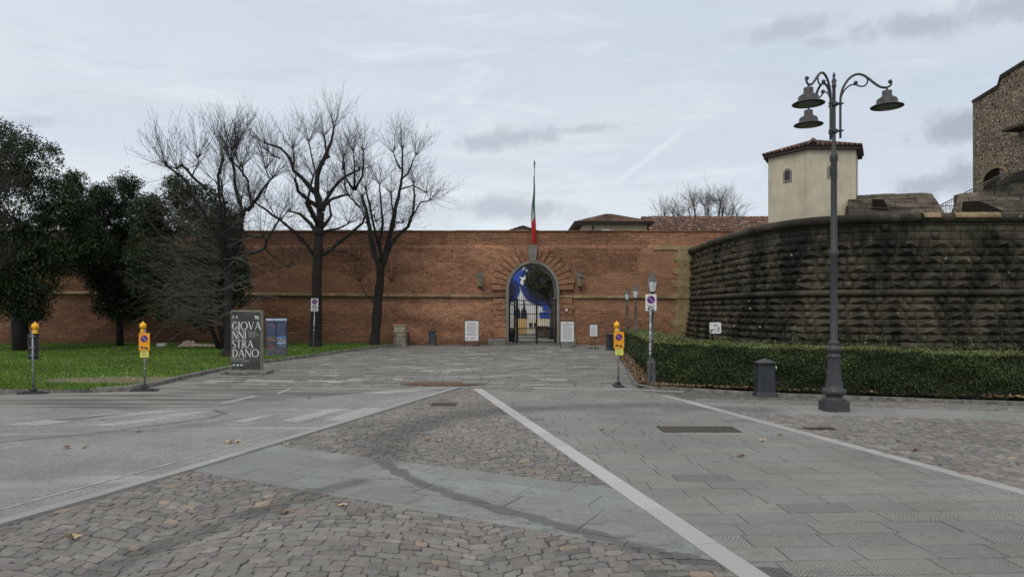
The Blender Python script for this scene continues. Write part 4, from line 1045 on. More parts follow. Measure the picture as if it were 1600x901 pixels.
# ------------------------------------------------------------------ the bastion
bast = thing('bastion', 'dark sooty stone bastion faced with diamond points and balls', 'bastion', (0, 0, 0))
ctrl = [(11.35, 44.0), (11.1, 41.0), (11.0, 37.0), (11.0, 33.3), (11.3, 30.6), (12.1, 28.7), (13.3, 27.7), (15.0, 27.15), (17.6, 26.95), (22, 26.9), (30, 26.9), (42, 26.9)]
def catmull(p, n=14):
    out = []
    for i in range(len(p)-1):
        a_, b_, c_, d_ = (Vector(p[max(i-1, 0)]), Vector(p[i]), Vector(p[i+1]), Vector(p[min(i+2, len(p)-1)]))
        for k in range(n):
            t = k/n; out.append(.5*((2*b_)+(-a_+c_)*t+(2*a_-5*b_+4*c_-d_)*t*t+(-a_+3*b_-3*c_+d_)*t**3))
    out.append(Vector(p[-1])); return out
PATH = catmull(ctrl); CUM = [0.0]
for p, q in zip(PATH, PATH[1:]): CUM.append(CUM[-1]+(q-p).length)
SL = CUM[-1]
import bisect
def onpath(s):
    s = max(0.0, min(s, SL-1e-4)); i = min(bisect.bisect_right(CUM, s)-1, len(PATH)-2); t = (s-CUM[i])/(CUM[i+1]-CUM[i]); p = PATH[i].lerp(PATH[i+1], t)
    d0 = PATH[max(i-3, 0)]; d1 = PATH[min(i+4, len(PATH)-1)]; d = (d1-d0).normalized(); return p, Vector((d.y, -d.x))
ZT, ZC = 5.62, 2.86
def batter(z): return .50*(1-z/ZC) if z < ZC else .06*(1-(z-ZC)/(ZT-ZC))
_, nt = onpath(SL*.5); flip = 1 if nt.y < 0 else -1
def BP(s, z, o): p, n_ = onpath(s); n_ = n_*flip; q = p+n_*(batter(z)+o); return Vector((q.x, q.y, z))
a = MB()
zs = [-.1+i*(ZT+.1)/10 for i in range(11)]
for i in range(140):
    s0, s1 = SL*i/140, SL*(i+1)/140
    for z0, z1 in zip(zs, zs[1:]): a.quad(BP(s0, z0, -.03), BP(s1, z0, -.03), BP(s1, z1, -.03), BP(s0, z1, -.03), col=(.35, .33, .3))
def stcol(): k = R.uniform(.78, 1.22); return (k, k*R.uniform(.93, 1.03), k*R.uniform(.82, 1.0))
def course(z0, z1, shift, eroded=0.0):
    s = -R.random()*.3-shift; hgt = z1-z0; g = .007
    while s < SL-.4:
        L = R.uniform(.72, .92); s0, s1 = max(s, 0)+g, s+L-g
        if s1 > s0+.1:
            c = stcol(); er = R.random() < eroded; cs = (s0+s1)/2+R.uniform(-.04, .04); out = R.uniform(.17, .23) if not er else R.uniform(.02, .05)
            o = [BP(s0, z0+g, .0), BP(s1, z0+g, .0), BP(s1, z1-g, .0), BP(s0, z1-g, .0)]
            rim = [BP(s0+.03, z0+g+.02, .025), BP(s1-.03, z0+g+.02, .025), BP(s1-.03, z1-g-.02, .025), BP(s0+.03, z1-g-.02, .025)]
            rl = .02 if not er else .25
            ap = [BP(cs-rl*.5, (z0+z1)/2+R.uniform(-.02, .02), out), BP(cs+rl*.5, (z0+z1)/2+R.uniform(-.02, .02), out)]
            a.mesh(o+rim+ap, [(0, 1, 5, 4), (1, 2, 6, 5), (2, 3, 7, 6), (3, 0, 4, 7), (4, 5, 9, 8), (5, 6, 9), (6, 7, 8, 9), (7, 4, 8)], c)
        s += L; L = .36; s0, s1 = s+g, s+L-g
        if s0 > 0 and s1 < SL:
            c = stcol(); a.mesh([BP(s0, z0+g, -.0), BP(s1, z0+g, 0), BP(s1, z1-g, 0), BP(s0, z1-g, 0), BP(s0+.02, z0+g+.02, .02), BP(s1-.02, z0+g+.02, .02), BP(s1-.02, z1-g-.02, .02), BP(s0+.02, z1-g-.02, .02)], [(4, 5, 6, 7), (0, 1, 5, 4), (1, 2, 6, 5), (2, 3, 7, 6), (3, 0, 4, 7)], c)
            if R.random() > eroded*.8:
                cs = (s0+s1)/2; r = min(hgt*.49, .17); vs, fs = [], []; n_, m_ = 12, 4
                for i in range(m_+1):
                    th = PI/2*i/m_
                    for k in range(n_): an = 2*PI*k/n_; vs.append(BP(cs+r*math.cos(th)*math.cos(an), (z0+z1)/2+r*math.cos(th)*math.sin(an), R.uniform(0,.004)+r*1.2*math.sin(th)))
                for i in range(m_):
                    for k in range(n_): fs.append((i*n_+k, i*n_+(k+1) % n_, (i+1)*n_+(k+1) % n_, (i+1)*n_+k))
                a.mesh(vs, fs, c)
        s += L
NB, NT = 9, 8
for k in range(NB): course(k*(ZC-.14)/NB, (k+1)*(ZC-.14)/NB, .6*(k % 2)+.05*k)
for k in range(NT): course(ZC+.16+k*(ZT-ZC-.18)/NT, ZC+.16+(k+1)*(ZT-ZC-.18)/NT, .6*(k % 2)+.07*k, .15 if k < NT-2 else .8)
a.build('faced_stone', M['rustic'], bast)
a = MB(); torus_run(a, lambda s, o, z: BP(s, ZC, o)+Vector((0, 0, z)), .0, SL-.1, .20, 1.2, .14); a.build('string_course', M['torus'], bast)
a = MB(); torus_run(a, lambda s, o, z: Vector((*(BP(s, ZT, o-.02).xy), 5.80+z)), .0, SL-.1, .30, 1.3, .21, segs=9)
torus_run(a, lambda s, o, z: Vector((*(BP(s, ZT, o-.02).xy), 5.56+z)), .0, SL-.1, .12, 1.3, .05, segs=5)
a.build('parapet_moulding', M['torus'], bast)
a = MB(); top = [BP(SL*i/60, ZT, .0) for i in range(61)]; vs = [(p.x, p.y, 5.985) for p in top]+[(42, 60, 5.985), (11.4, 60, 5.985)]; a.mesh(vs, [tuple(range(len(vs)))]); a.build('terrace', M['glacis'], bast)
# pale repaired stones on the moulding
a = MB()
for x0, x1 in ((1440, 1467), (1489, 1560)):
    X0, X1 = P(x0, 0, 26.8).x, P(x1, 0, 26.8).x
    for j in range(5):
        a0, a1 = PI/2*(-.05+j*.19), PI/2*(-.05+(j+1)*.19)
        f_ = lambda x, an: (x, 26.9-.02*0-.306*math.cos(an)+.02, 5.80+.216*math.sin(an))
        a.quad(f_(X0, a0), f_(X1, a0), f_(X1, a1), f_(X0, a1))
a.build('repaired_stone', M['cordon'], bast)

# glacis parapets with gun openings
def glacis(name, label, pts_front, pts_top, openings, Y0, Y1):
    """sloping slab parapet: front foot polyline px -> top polyline px; openings are embrasures shown as flat faces with their shade painted in"""
    root = thing(name, label, 'parapet', (0, 0, 0)); a = MB()
    f = [P(x, y, Y0) for x, y in pts_front]; t = [P(x, y, Y1) for x, y in pts_top]
    n = 5; m_ = len(f)-1
    def g_(u, v):
        u *= m_; i = min(int(u), m_-1); u -= i; return f[i].lerp(f[i+1], u).lerp(t[i].lerp(t[i+1], u), v)
    vv = [0]
    while vv[-1] < 1: vv.append(min(1, vv[-1]+R.uniform(.13, .3)))
    for v0, v1 in zip(vv, vv[1:]):
        if v1-v0 < .04: continue
        u = -R.uniform(0, .1)
        while u < 1:
            L = R.uniform(.12, .34); u0, u1 = max(u, 0)+.002, min(u+L, 1)-.003; u += L
            if u1-u0 < .01: continue
            k = R.uniform(.7, 1.3); h = R.uniform(.02, .045); up = Vector((0, -h*.6, h)); cuts = [u0+(u1-u0)*q/4 for q in range(5)]
            lo, hi = v0+.008, v1-.008
            ring = [g_(q, lo) for q in cuts]+[g_(q, hi) for q in cuts[::-1]]; nn = len(ring)
            a.mesh([p+up for p in ring]+ring, [tuple(range(nn))]+[(nn+q, nn+(q+1) % nn, (q+1) % nn, q) for q in range(nn)], (k, k*.98, k*.94))
    a.build('sloping_slabs', M['glacis'], root)
    b = MB(); e = [p+Vector((0, .35, -.35)) for p in f]; tt = [p+Vector((0, .12, -.10)) for p in t]; back = [Vector((p.x, p.y+.4, p.z)) for p in t]
    for i in range(m_):
        b.quad(e[i], e[i+1], tt[i+1], tt[i], col=(.35, .33, .3)); b.quad(t[i], t[i+1], back[i+1], back[i]); b.quad(back[i], back[i+1], Vector((back[i+1].x, back[i+1].y, 5.9)), Vector((back[i].x, back[i].y, 5.9)))
    for k, s_ in ((0, 1), (-1, -1)): b.quad(f[k], t[k], back[k], Vector((back[k].x, back[k].y, 5.9)), Vector((f[k].x, f[k].y, 5.9)))
    b.build('core', M['glacis'], root); return root
ga = glacis('stone_parapet', 'sloping stone parapet with a gun opening beside the cream sentry house', [(1325, 337), (1362, 337), (1380, 337), (1412, 337), (1440, 337), (1478, 337)], [(1325, 307), (1362, 305), (1384, 304), (1412, 303), (1440, 302), (1456, 303)], [], 28.0, 30.6)
gb = glacis('stone_parapet', 'sloping stone parapet at the right edge below the rubble tower', [(1486, 337), (1505, 337), (1530, 337), (1575, 337), (1640, 337)], [(1499, 303), (1515, 302), (1540, 301), (1585, 299), (1640, 297)], [], 28.0, 30.6)
blackm = mat('opening_shade', (.016, .013, .010), 1.0, var=.3, spec=0.0)
def flat_embrasure(par, tri, Y):      # flat dark face painted as the embrasure's inner shade, cheeks just proud of the slope
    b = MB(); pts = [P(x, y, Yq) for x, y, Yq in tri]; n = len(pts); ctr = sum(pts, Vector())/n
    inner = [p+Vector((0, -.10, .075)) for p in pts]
    b.mesh(inner, [tuple(range(n))]); b.build('gun_opening_shade', blackm, par)
    b = MB()
    for i in range(n):
        p, q = pts[i], pts[(i+1) % n]; o_ = lambda v, k_, h_: ctr+(v-ctr)*k_+Vector((0, -h_, h_*.7))
        b.mesh([o_(p, .98, .06), o_(q, .98, .06), o_(q, .98, .10), o_(p, .98, .10), o_(p, 1.12, .06), o_(q, 1.12, .06), o_(q, 1.10, .09), o_(p, 1.10, .09)], [(0, 1, 2, 3), (3, 2, 6, 7), (7, 6, 5, 4)])
    b.build('opening_rim', M['glacis'], par)
flat_embrasure(ga, [(1361, 314, 29.8), (1361, 327, 28.7), (1386, 328, 28.6), (1379, 315, 29.7)], 29); flat_embrasure(gb, [(1502, 318, 29.4), (1500, 334, 28.2), (1568, 334, 28.2), (1528, 317, 29.5)], 29)

# cream hexagonal sentry house
sh = thing('sentry_house', 'cream plastered hexagonal sentry house with tiled roof on the bastion', 'sentry house', (14.0, 31.8, 5.9))
S = 2.1; C0 = Vector((13.02, 30.0)); Lc = Vector((12.06, 32.0)); Rc = Vector((15.05, 30.1))
hexc = Vector((14.04, 31.85)); base_an = math.atan2(C0.y-hexc.y, C0.x-hexc.x); HR = (C0-hexc).length
hv = [Vector((math.cos(base_an+k*PI/3), math.sin(base_an+k*PI/3)))*HR for k in range(6)]
zw = 9.27-5.9; a = MB()
a.mesh([(v.x, v.y, -.3) for v in hv]+[(v.x, v.y, zw) for v in hv], [(i, (i+1) % 6, 6+(i+1) % 6, 6+i) for i in range(6)]+[tuple(range(6, 12))])
o = a.build('wall', M['plaster'], sh, bevel=.03)
sh.location = (hexc.x, hexc.y, 5.9)
a = MB(); ev = [v*(1+.27/HR) for v in hv]; ap = Vector((0, 0, zw+.76)); ze = zw+.07
for i in range(6):
    e0, e1 = ev[i], ev[(i+1) % 6]; e0, e1 = Vector((e0.x, e0.y, ze)), Vector((e1.x, e1.y, ze))
    tiled(a, e0, e1, e0.lerp(ap, .97), e1.lerp(ap, .97), .2, .3, .06)
a.build('roof', M['tile'], sh)
a = MB()
for v in ev: a.tube([(v.x, v.y, ze+.05), (0, 0, zw+.79)], .055, 6, col=R.choice(TC))
a.ball((0, 0, zw+.81), .12, 8, 5, col=(.25, .17, .12)); a.build('ridge_tiles', M['tile'], sh)
a = MB(); ev2 = [v*(1+.22/HR) for v in hv]; a.mesh([(v.x, v.y, ze-.13) for v in ev2]+[(v.x, v.y, ze-.01) for v in ev2], [(i, (i+1) % 6, 6+(i+1) % 6, 6+i) for i in range(6)]+[tuple(range(5, -1, -1)), tuple(range(6, 12))]); a.build('eaves', M['darkwood'], sh)
def hex_window(i, t, zc):
    p0, p1 = hv[i], hv[(i+1) % 6]; u = (p1-p0).normalized(); nrm = Vector((u.y, -u.x)); c = p0.lerp(p1, t)
    if nrm.dot(c) < 0: nrm = -nrm
    def at(x, z, o): q = c+u*x+nrm*o; return (q.x, q.y, zc+z)
    def outline(w_, h0, h1): return [(-w_, h0), (w_, h0), (w_, h1)]+[(w_*math.cos(PI*k/10), h1+w_*math.sin(PI*k/10)) for k in range(1, 10)]+[(-w_, h1)]
    so_, si_ = outline(.22, -.31, .10), outline(.125, -.21, .10); n = len(so_)
    b = MB(); b.mesh([at(x, z, .035) for x, z in so_]+[at(x, z, .035) for x, z in si_]+[at(x, z, .0) for x, z in so_]+[at(x, z, -.1) for x, z in si_],
        [(j, (j+1) % n, n+(j+1) % n, n+j) for j in range(n)]+[(2*n+j, 2*n+(j+1) % n, (j+1) % n, j) for j in range(n)]+[(n+j, n+(j+1) % n, 3*n+(j+1) % n, 3*n+j) for j in range(n)])
    w0 = b.build('window', M['grey_stone'], sh)
    b = MB(); b.mesh([at(x, z, .006) for x, z in si_], [tuple(range(n))]); b.build('pane', M['bin_dark'], w0)
    b = MB(); b.tube([at(0, -.18, .02), at(0, .2, .02)], .010, 4); b.tube([at(-.1, 0, .02), at(.1, 0, .02)], .010, 4); b.build('glazing_bar', M['zinc'], w0)
# faces: find the two that look at the square
fi = sorted(range(6), key=lambda i: (hv[i]+hv[(i+1) % 6]).y)
for i in fi[:2]:
    c = (hv[i]+hv[(i+1) % 6])/2
    hex_window(i, .5, P(0, 272, 30.6).z-5.9)

# rubble keep
keep = thing('rubble_tower', 'high rubble and brick keep at the right edge above the bastion', 'tower', (30, 45, 0))
def kp(x, y, z): return (x-30, y-45, z)
a = MB(); zk = 16.0
prof = [((30.5, 45.2), 15.95), ((30.05, 42.2), 16.0), ((30.0, 41.9), 16.5), ((29.2, 36.0), 16.6)]
for (p, z0), (q, z1) in zip(prof, prof[1:]): a.quad(kp(*p, 5), kp(*q, 5), kp(*q, z1), kp(*p, z0))
a.quad(kp(30.5, 45.2, 5), kp(30.5, 45.2, 15.95), kp(44, 48, 15.95), kp(44, 48, 5)); a.quad(kp(29.2, 36, 5), kp(44, 35, 5), kp(44, 35, 16.6), kp(29.2, 36, 16.6))
a.quad(*[kp(*p, 15.9) for p in ((30.5, 45.2), (29.2, 36), (44, 35), (44, 48))]); a.build('wall', M['rubble'], keep)
a = MB()
for (p, z0), (q, z1) in zip(prof, prof[1:]):
    d = Vector((q[0]-p[0], q[1]-p[1])).normalized()*.0; a.quad(kp(p[0]-.08, p[1], z0-.16), kp(q[0]-.08, q[1], z1-.16), kp(q[0]-.08, q[1], z1+.06), kp(p[0]-.08, p[1], z0+.06)); a.quad(kp(p[0]-.08, p[1], z0+.06), kp(q[0]-.08, q[1], z1+.06), kp(q[0]+.5, q[1], z1+.06), kp(p[0]+.5, p[1], z0+.06))
a.build('coping', M['torus'], keep)
a = MB(); pc = []
for k in range(13):
    an = PI*k/12; pc.append((42.6+1.25*math.cos(an), 10.35+.62*math.sin(an)))
pc += [(41.35, 9.7), (43.85, 9.7)]
def kw(y, z, o): t_ = (45.2-y)/9.2; return kp(30.5-1.3*t_-o, y, z)
a.mesh([kw(y, z, .03) for y, z in pc], [tuple(range(len(pc)))]); win = a.build('window', blackm, keep)
a = MB()
for k in range(12):
    an0, an1 = PI*k/12, PI*(k+1)/12; a.quad(*[kw(42.6+r_*math.cos(an), 10.35+r_*.5*math.sin(an), .08) for r_, an in ((1.25, an0), (1.55, an0), (1.55, an1), (1.25, an1))])
a.build('window_arch', M['quoin'], win)
a = MB(); a.box(-1.2, -.2, -6.2, -4.8, 12.6, 12.75); a.build('ledge', M['torus'], keep)
# stair and railing
st = thing('stone_stair', 'dark stone stair flank climbing to the rubble tower', 'stair', (0, 0, 0)); a = MB()
q0 = P(1478, 338, 34.5); q1 = P(1560, 296, 36.5); q2 = P(1640, 262, 38)
for i in range(16):
    p = q0.lerp(q1, i/8) if i < 8 else q1.lerp(q2, (i-8)/8); n_ = q0.lerp(q1, (i+1)/8) if i < 8 else q1.lerp(q2, (i-7)/8); a.box(p.x, n_.x, p.y-.3, p.y+2.2, 5.9, max(5.95, p.z-1.15))
a.build('steps', M['glacis'], st)
a = MB(); c0 = P(1582, 300, 33); x = c0.x
while x < c0.x+6:
    L = R.uniform(.5, 1.1); zt_ = c0.z+.15+(x-c0.x)*.62; z = 5.95
    while z < zt_:
        h = R.uniform(.3, .5); k = R.uniform(.6, 1.4); o_ = R.uniform(-.12, .12); a.box(x+.01, x+L-.01, 33+o_, 35.5, z, z+h-.015, (k, k, k*.95), top=.95); z += h
    x += L
a.build('rough_masonry', M['torus'], st)
rail = thing('stair_railing', 'grey iron railing climbing beside the stair to the tower', 'railing', (0, 0, 0)); a = MB(); a2 = MB()
r0, r1 = P(1468, 321, 34.3), P(1576, 267, 36.8)
N_ = 36
for i in range(N_+1):
    p = r0.lerp(r1, i/N_); a.tube([(p.x, p.y, p.z-.98 if i > 8 else p.z-.5), (p.x, p.y, p.z)], .010, 4)
a2.tube([r0, r1, r1+Vector((1.2, 0, .05))], .028, 5); a2.tube([r0-Vector((0, 0, .12)), r1-Vector((0, 0, .12))], .016, 4)
a.build('baluster', M['postgrey'], rail); a2.build('handrail', M['postgrey'], rail)
rail2 = thing('parapet_railing', 'short iron railing in the gap between the two sloping parapets', 'railing', (0, 0, 0)); a = MB()
for i in range(13):
    p = P(1472+i*2.2, 321, 31.8); a.tube([(p.x, p.y, p.z-.55), (p.x, p.y, p.z)], .012, 4)
a.tube([P(1468, 321, 31.8), P(1500, 321, 31.8)], .02, 4); a.build('bars', M['zinc'], rail2)

# ------------------------------------------------------------------ hedge
hd = thing('hedge', 'long clipped green hedge running from the lantern posts to the right edge', 'hedge', (0, 0, 0))
# front line and side line of the hedge (foot), heights fall gently to the right
FR = [(4.05, 19.45), (7.2, 18.0), (10.9, 16.75), (17.5, 15.2)]
SD = [(6.15, 38.0), (5.0, 28.0), (4.05, 19.45)]
def hz(x, y): return 1.22-.018*(x-4) if y < 19.6 else 1.22-.009*(y-19.5)
lf = MB(); core = MB()
def hedge_leaf(p, nrm, k=1.0):
    u = (rnd_dir()+nrm*.5).normalized(); w_ = u.cross(nrm+rnd_dir()*.8).normalized(); s = R.uniform(.016, .032); k *= R.choice((R.uniform(.25, .8), R.uniform(.7, 1.9)))*(1+.28*math.sin(p.x*2.9+1.3*math.sin(p.x*.9)+p.z*4)*math.sin(p.y*2.1+p.z*3+p.x)); ye = R.random(); br_ = R.random() < .004+.01*(math.sin(p.x*1.3)>.8)
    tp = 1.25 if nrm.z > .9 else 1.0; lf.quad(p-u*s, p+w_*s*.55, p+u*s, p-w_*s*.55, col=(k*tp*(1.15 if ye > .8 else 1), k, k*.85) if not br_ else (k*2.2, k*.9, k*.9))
def wob(x, y): return .05*math.sin(x*1.7+y*2.3)+.03*math.sin(x*5.1-y*3.7)
def run(path, thick, sidesgn, dens):
    for (xa, ya), (xb, yb) in zip(path, path[1:]):
        d = Vector((xb-xa, yb-ya)); L = d.length; u = d/L; q = Vector((-u.y, u.x))*sidesgn   # q points to the hedge inside
        m_ = int(L/.5)+1
        for i in range(m_):
            p0 = Vector((xa, ya))+d*(i/m_); p1 = Vector((xa, ya))+d*((i+1)/m_); h0, h1 = hz(*p0)-.07, hz(*p1)-.07
            A_, B_, C_, D_ = p0+q*.09, p1+q*.09, p1+q*(thick-.09), p0+q*(thick-.09)
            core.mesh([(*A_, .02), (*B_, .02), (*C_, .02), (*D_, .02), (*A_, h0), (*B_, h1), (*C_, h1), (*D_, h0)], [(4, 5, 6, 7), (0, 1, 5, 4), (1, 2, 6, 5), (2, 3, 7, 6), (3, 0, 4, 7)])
        nf = int(L*1.2*dens)
        for _ in range(nf):
            t = R.random(); z = R.random()**.85; p = Vector((xa, ya))+d*t; hh = hz(*p); o = wob(p.x, z*3)+R.gauss(0, .025)+.03
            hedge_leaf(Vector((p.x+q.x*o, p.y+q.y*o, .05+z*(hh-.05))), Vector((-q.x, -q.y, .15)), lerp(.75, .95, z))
        for _ in range(int(L*thick*dens*1.0)):
            t = R.random(); s = R.random(); p = Vector((xa, ya))+d*t+q*(s*thick); hh = hz(*p)+wob(p.x*1.5, p.y*1.5)*.45+abs(R.gauss(0, .025))
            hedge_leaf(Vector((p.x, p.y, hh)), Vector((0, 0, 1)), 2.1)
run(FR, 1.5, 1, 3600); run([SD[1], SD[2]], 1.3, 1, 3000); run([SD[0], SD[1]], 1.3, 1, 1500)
for _ in range(420):      # stray shoots on top
    x = R.uniform(4.6, 14); fx = None
    y = lerp(19.3, 16.2, (x-4)/9)+R.uniform(.3, 1.6); hh = R.uniform(.04, .2) if R.random() < .93 else .42
    for k in range(int(hh/.02)): hedge_leaf(Vector((x+R.gauss(0, .02), y+R.gauss(0, .02), hz(x, y)+k*.02)), Vector((0, 0, 1)), 1.4)
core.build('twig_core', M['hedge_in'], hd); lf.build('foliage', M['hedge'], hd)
for k, (px, pyt) in enumerate(((1244, 508), (1262, 516))):
    p = P(px, 535, 20.0); zt = P(px, pyt, 20.0).z; b = MB(); b.tube([(p.x, p.y, .05), (p.x+.02, p.y, zt)], [.012, .006], 4); lf = MB()
    for _ in range(130):
        z = R.uniform(p.z-.2, zt+.05); hedge_leaf(Vector((p.x+R.gauss(0, .05), p.y+R.gauss(0, .05), z)), rnd_dir(), 1.6)
    t = thing('young_shoot', ('tallest' if k == 0 else 'second tallest')+' leafy shoot rising behind the hedge left of the big lamp post', 'plant', (p.x, p.y, .05)); 
    for bb, nm, mt in ((b, 'stem', 'bark'), (lf, 'leaves', 'hedge')):
        o = bb.build(nm, M[mt], t); o.location = (-p.x, -p.y, -.05)

# leaf litter
def leafshape(mb, x, y, z, s, an, col, curl=.3):
    pts = []
    for k in range(10):
        t = 2*PI*k/10; r = s*(1 if k % 2 == 0 else .55)*R.uniform(.8, 1.15); pts.append((x+r*math.cos(t+an), y+r*math.sin(t+an), z+abs(R.gauss(0, curl*s))+.003))
    c = (x, y, z+.004)
    mb.mesh([c]+pts, [(0, 1+k, 1+(k+1) % 10) for k in range(10)], col)
LC = [(.26, .165, .095), (.33, .225, .13), (.17, .105, .065), (.38, .28, .18), (.12, .075, .05)]
a = MB()
for _ in range(1500):
    t = R.random()**1.3; x = lerp(3.75, 5.1, t); y = lerp(19.5, 32.5, t); x += R.uniform(-.12, .42); leafshape(a, x, y, .055+R.random()*.06, R.uniform(.035, .07), R.uniform(0, 6), R.choice(LC), .5)
for _ in range(1500):
    t = R.random()**1.15; x = lerp(3.9, 13.5, t); y = lerp(19.1, 16.05, t); dn = .5+.5*math.sin(x*2.1)
    if R.random() > .25+.75*dn: continue
    leafshape(a, x, y+R.uniform(-.1, .26), .06+R.random()*.05, R.uniform(.03, .06), R.uniform(0, 6), R.choice(LC), .5)
a.build('leaf_litter', M['dryleaf'], kind='stuff', label='brown fallen leaves heaped along the foot of the hedge')
spots = {'grey asphalt road': [(105, 700, 1.0, 'left of the pair nearest the left edge'), (358, 692, 1.1, 'large and lying nearest the granite strip'), (216, 674, .8, 'alone in the middle beside the tyre mark'), (372, 691, .9, 'right one of the pair by the granite strip'), (160, 656, .6, 'small, farthest left near the worn stripes'), (483, 622, .6, 'small, farthest off toward the forecourt'), (132, 699, .8, 'right of the pair nearest the left edge')],
         'reddish setts': [(443, 802, 1.2, 'largest, in the near field below the slab band'), (115, 841, 1.1, 'nearest the bottom left corner'), (535, 790, .9, 'just below the edge of the slab band'), (538, 688, .8, 'alone near the granite strip in the triangle'), (668, 689, .8, 'left of the pair in the middle of the triangle'), (685, 690, .7, 'right of the pair in the middle of the triangle'), (1322, 686, .8, 'nearest the right granite strip'), (1404, 690, .9, 'between two others on the right field'), (1430, 704, 1.0, 'farthest right of all'), (670, 627, .6, 'beside the small grating')],
         'grey green slabs': [(1157, 713, 1.0, 'largest and nearest the viewer'), (1192, 689, .8, 'just beyond the largest one'), (1218, 680, .7, 'next to the right granite strip'), (940, 671, .8, 'left of two near the middle strip'), (957, 674, .7, 'right of two near the middle strip'), (1215, 610, .6, 'small, before the dark litter bin')]}
for surf, L in spots.items():
    for px, py, s, where in L:
        x, y = G(px, py); a = MB(); c = R.choice(LC[:4]); c = tuple(v*1.15 for v in c); leafshape(a, 0, 0, .004, .075*s, R.uniform(0, 6), c, .35); o = a.build('fallen_leaf', M['dryleaf']); o.location = (x, y, .004)
        tag(o, 'brown leaf on the '+surf+', '+where, 'leaf', 'dry leaves lying on the '+surf)

# ------------------------------------------------------------------ the big lamp post
lx, ly = G(1303, 640.5)
lp = thing('lamp_post', 'tall dark cast iron lamp post with three hanging lamps before the hedge', 'street lamp', (lx, ly, .0), group='lamp posts')
b = MB(); cc = .10; q_ = [(-.27+cc, -.27), (.27-cc, -.27), (.27, -.27+cc), (.27, .27-cc), (.27-cc, .27), (-.27+cc, .27), (-.27, .27-cc), (-.27, -.27+cc)]; b.mesh([(x, y, 0) for x, y in q_]+[(x*.97, y*.97, .215) for x, y in q_], [(i, (i+1) % 8, 8+(i+1) % 8, 8+i) for i in range(8)]+[tuple(range(8, 16))]); b.build('foot_block', M['post'], lp, bevel=.012)
b = MB(); b.lathe([(.235, .21), (.225, .25), (.17, .29), (.165, .32), (.24, .36), (.255, .41), (.24, .46), (.175, .50), (.18, .53), (.16, .56)], 24); b.build('base_moulding', M['post'], lp, True)
b = MB(); b.lathe([(.172, .56), (.16, .65), (.14, .85), (.128, 1.05), (.126, 1.14)], 32, flute=1); b.build('fluted_base', M['post'], lp)
b = MB(); b.lathe([(.13, 1.14), (.15, 1.16), (.15, 1.19), (.11, 1.22), (.105, 1.26), (.165, 1.30), (.175, 1.335), (.15, 1.38), (.10, 1.42), (.12, 1.45), (.12, 1.48), (.085, 1.52), (.075, 1.54), (.072, 3.33), (.085, 3.36), (.10, 3.42), (.085, 3.48), (.068, 3.52), (.062, 5.40), (.08, 5.44), (.088, 5.51), (.08, 5.57), (.04, 5.62), (.035, 7.02), (.05, 7.05), (.05, 7.09), (.035, 7.11), (.055, 7.17), (.03, 7.23), (.022, 7.25), (.034, 7.29), (.022, 7.33), (.002, 7.38)], 20)
b.build('shaft', M['post'], lp, True)
ARM = [(.15, 5.92), (.15, 6.67), (.165, 6.86), (.22, 7.02), (.33, 7.17), (.45, 7.245), (.56, 7.26), (.68, 7.22), (.80, 7.13), (.94, 7.01), (1.06, 6.93), (1.18, 6.905), (1.27, 6.935), (1.295, 7.0), (1.26, 7.03)]
SCR = [(.16, 6.78), (.21, 6.90), (.30, 7.00), (.42, 7.05), (.52, 7.03), (.62, 6.99), (.71, 7.0), (.765, 7.07), (.755, 7.15), (.70, 7.20)]
for k, an in enumerate((-23.5, 96.5, 216.5)):
    an = math.radians(an); ca, sa = math.cos(an), math.sin(an); tr = lambda r, z: (r*.85*ca, r*.85*sa, z)
    b = MB()
    pts = catmull(ARM, 4); b.tube([tr(p.x, p.y) for p in pts], [.026]*int(len(pts)*.8)+[.022]*(len(pts)-int(len(pts)*.8)), 8)
    pts = catmull(SCR, 4); b.tube([tr(p.x, p.y) for p in pts], .017, 7); b.ball(tr(1.27, 7.02), .045, 8, 6); b.ball(tr(.50, 7.08), .045, 8, 6)
    for z in (6.08, 6.67): b.tube([tr(0, z), tr(.24, z)], [.03, .012], 6); b.ball(tr(.15, z), .045, 8, 6)
    b.build('arm', M['post'], lp, True)
    hx, hy, _ = tr(1.20, 0)
    b = MB(); b.lathe([(.02, 6.90), (.02, 6.84), (.092, 6.83), (.097, 6.815), (.097, 6.72), (.125, 6.705), (.135, 6.685), (.185, 6.665), (.205, 6.63), (.208, 6.565), (.225, 6.55), (.30, 6.515), (.325, 6.50), (.325, 6.49), (.24, 6.50)][::-1], 36, (hx, hy, 0)); s_ = b.build('lamp_shade', M['post'], lp, True)
    b = MB(); b.lathe([(.05, 6.46), (.18, 6.47), (.23, 6.498)], 24, (hx, hy, 0)); b.build('lens', M['lens'], s_, True)
for z in (6.08, 6.67):
    b = MB(); b.lathe([(.05, z-.05), (.085, z-.03), (.085, z+.03), (.05, z+.05)], 12); b.build('bracket_collar', M['post'], lp)

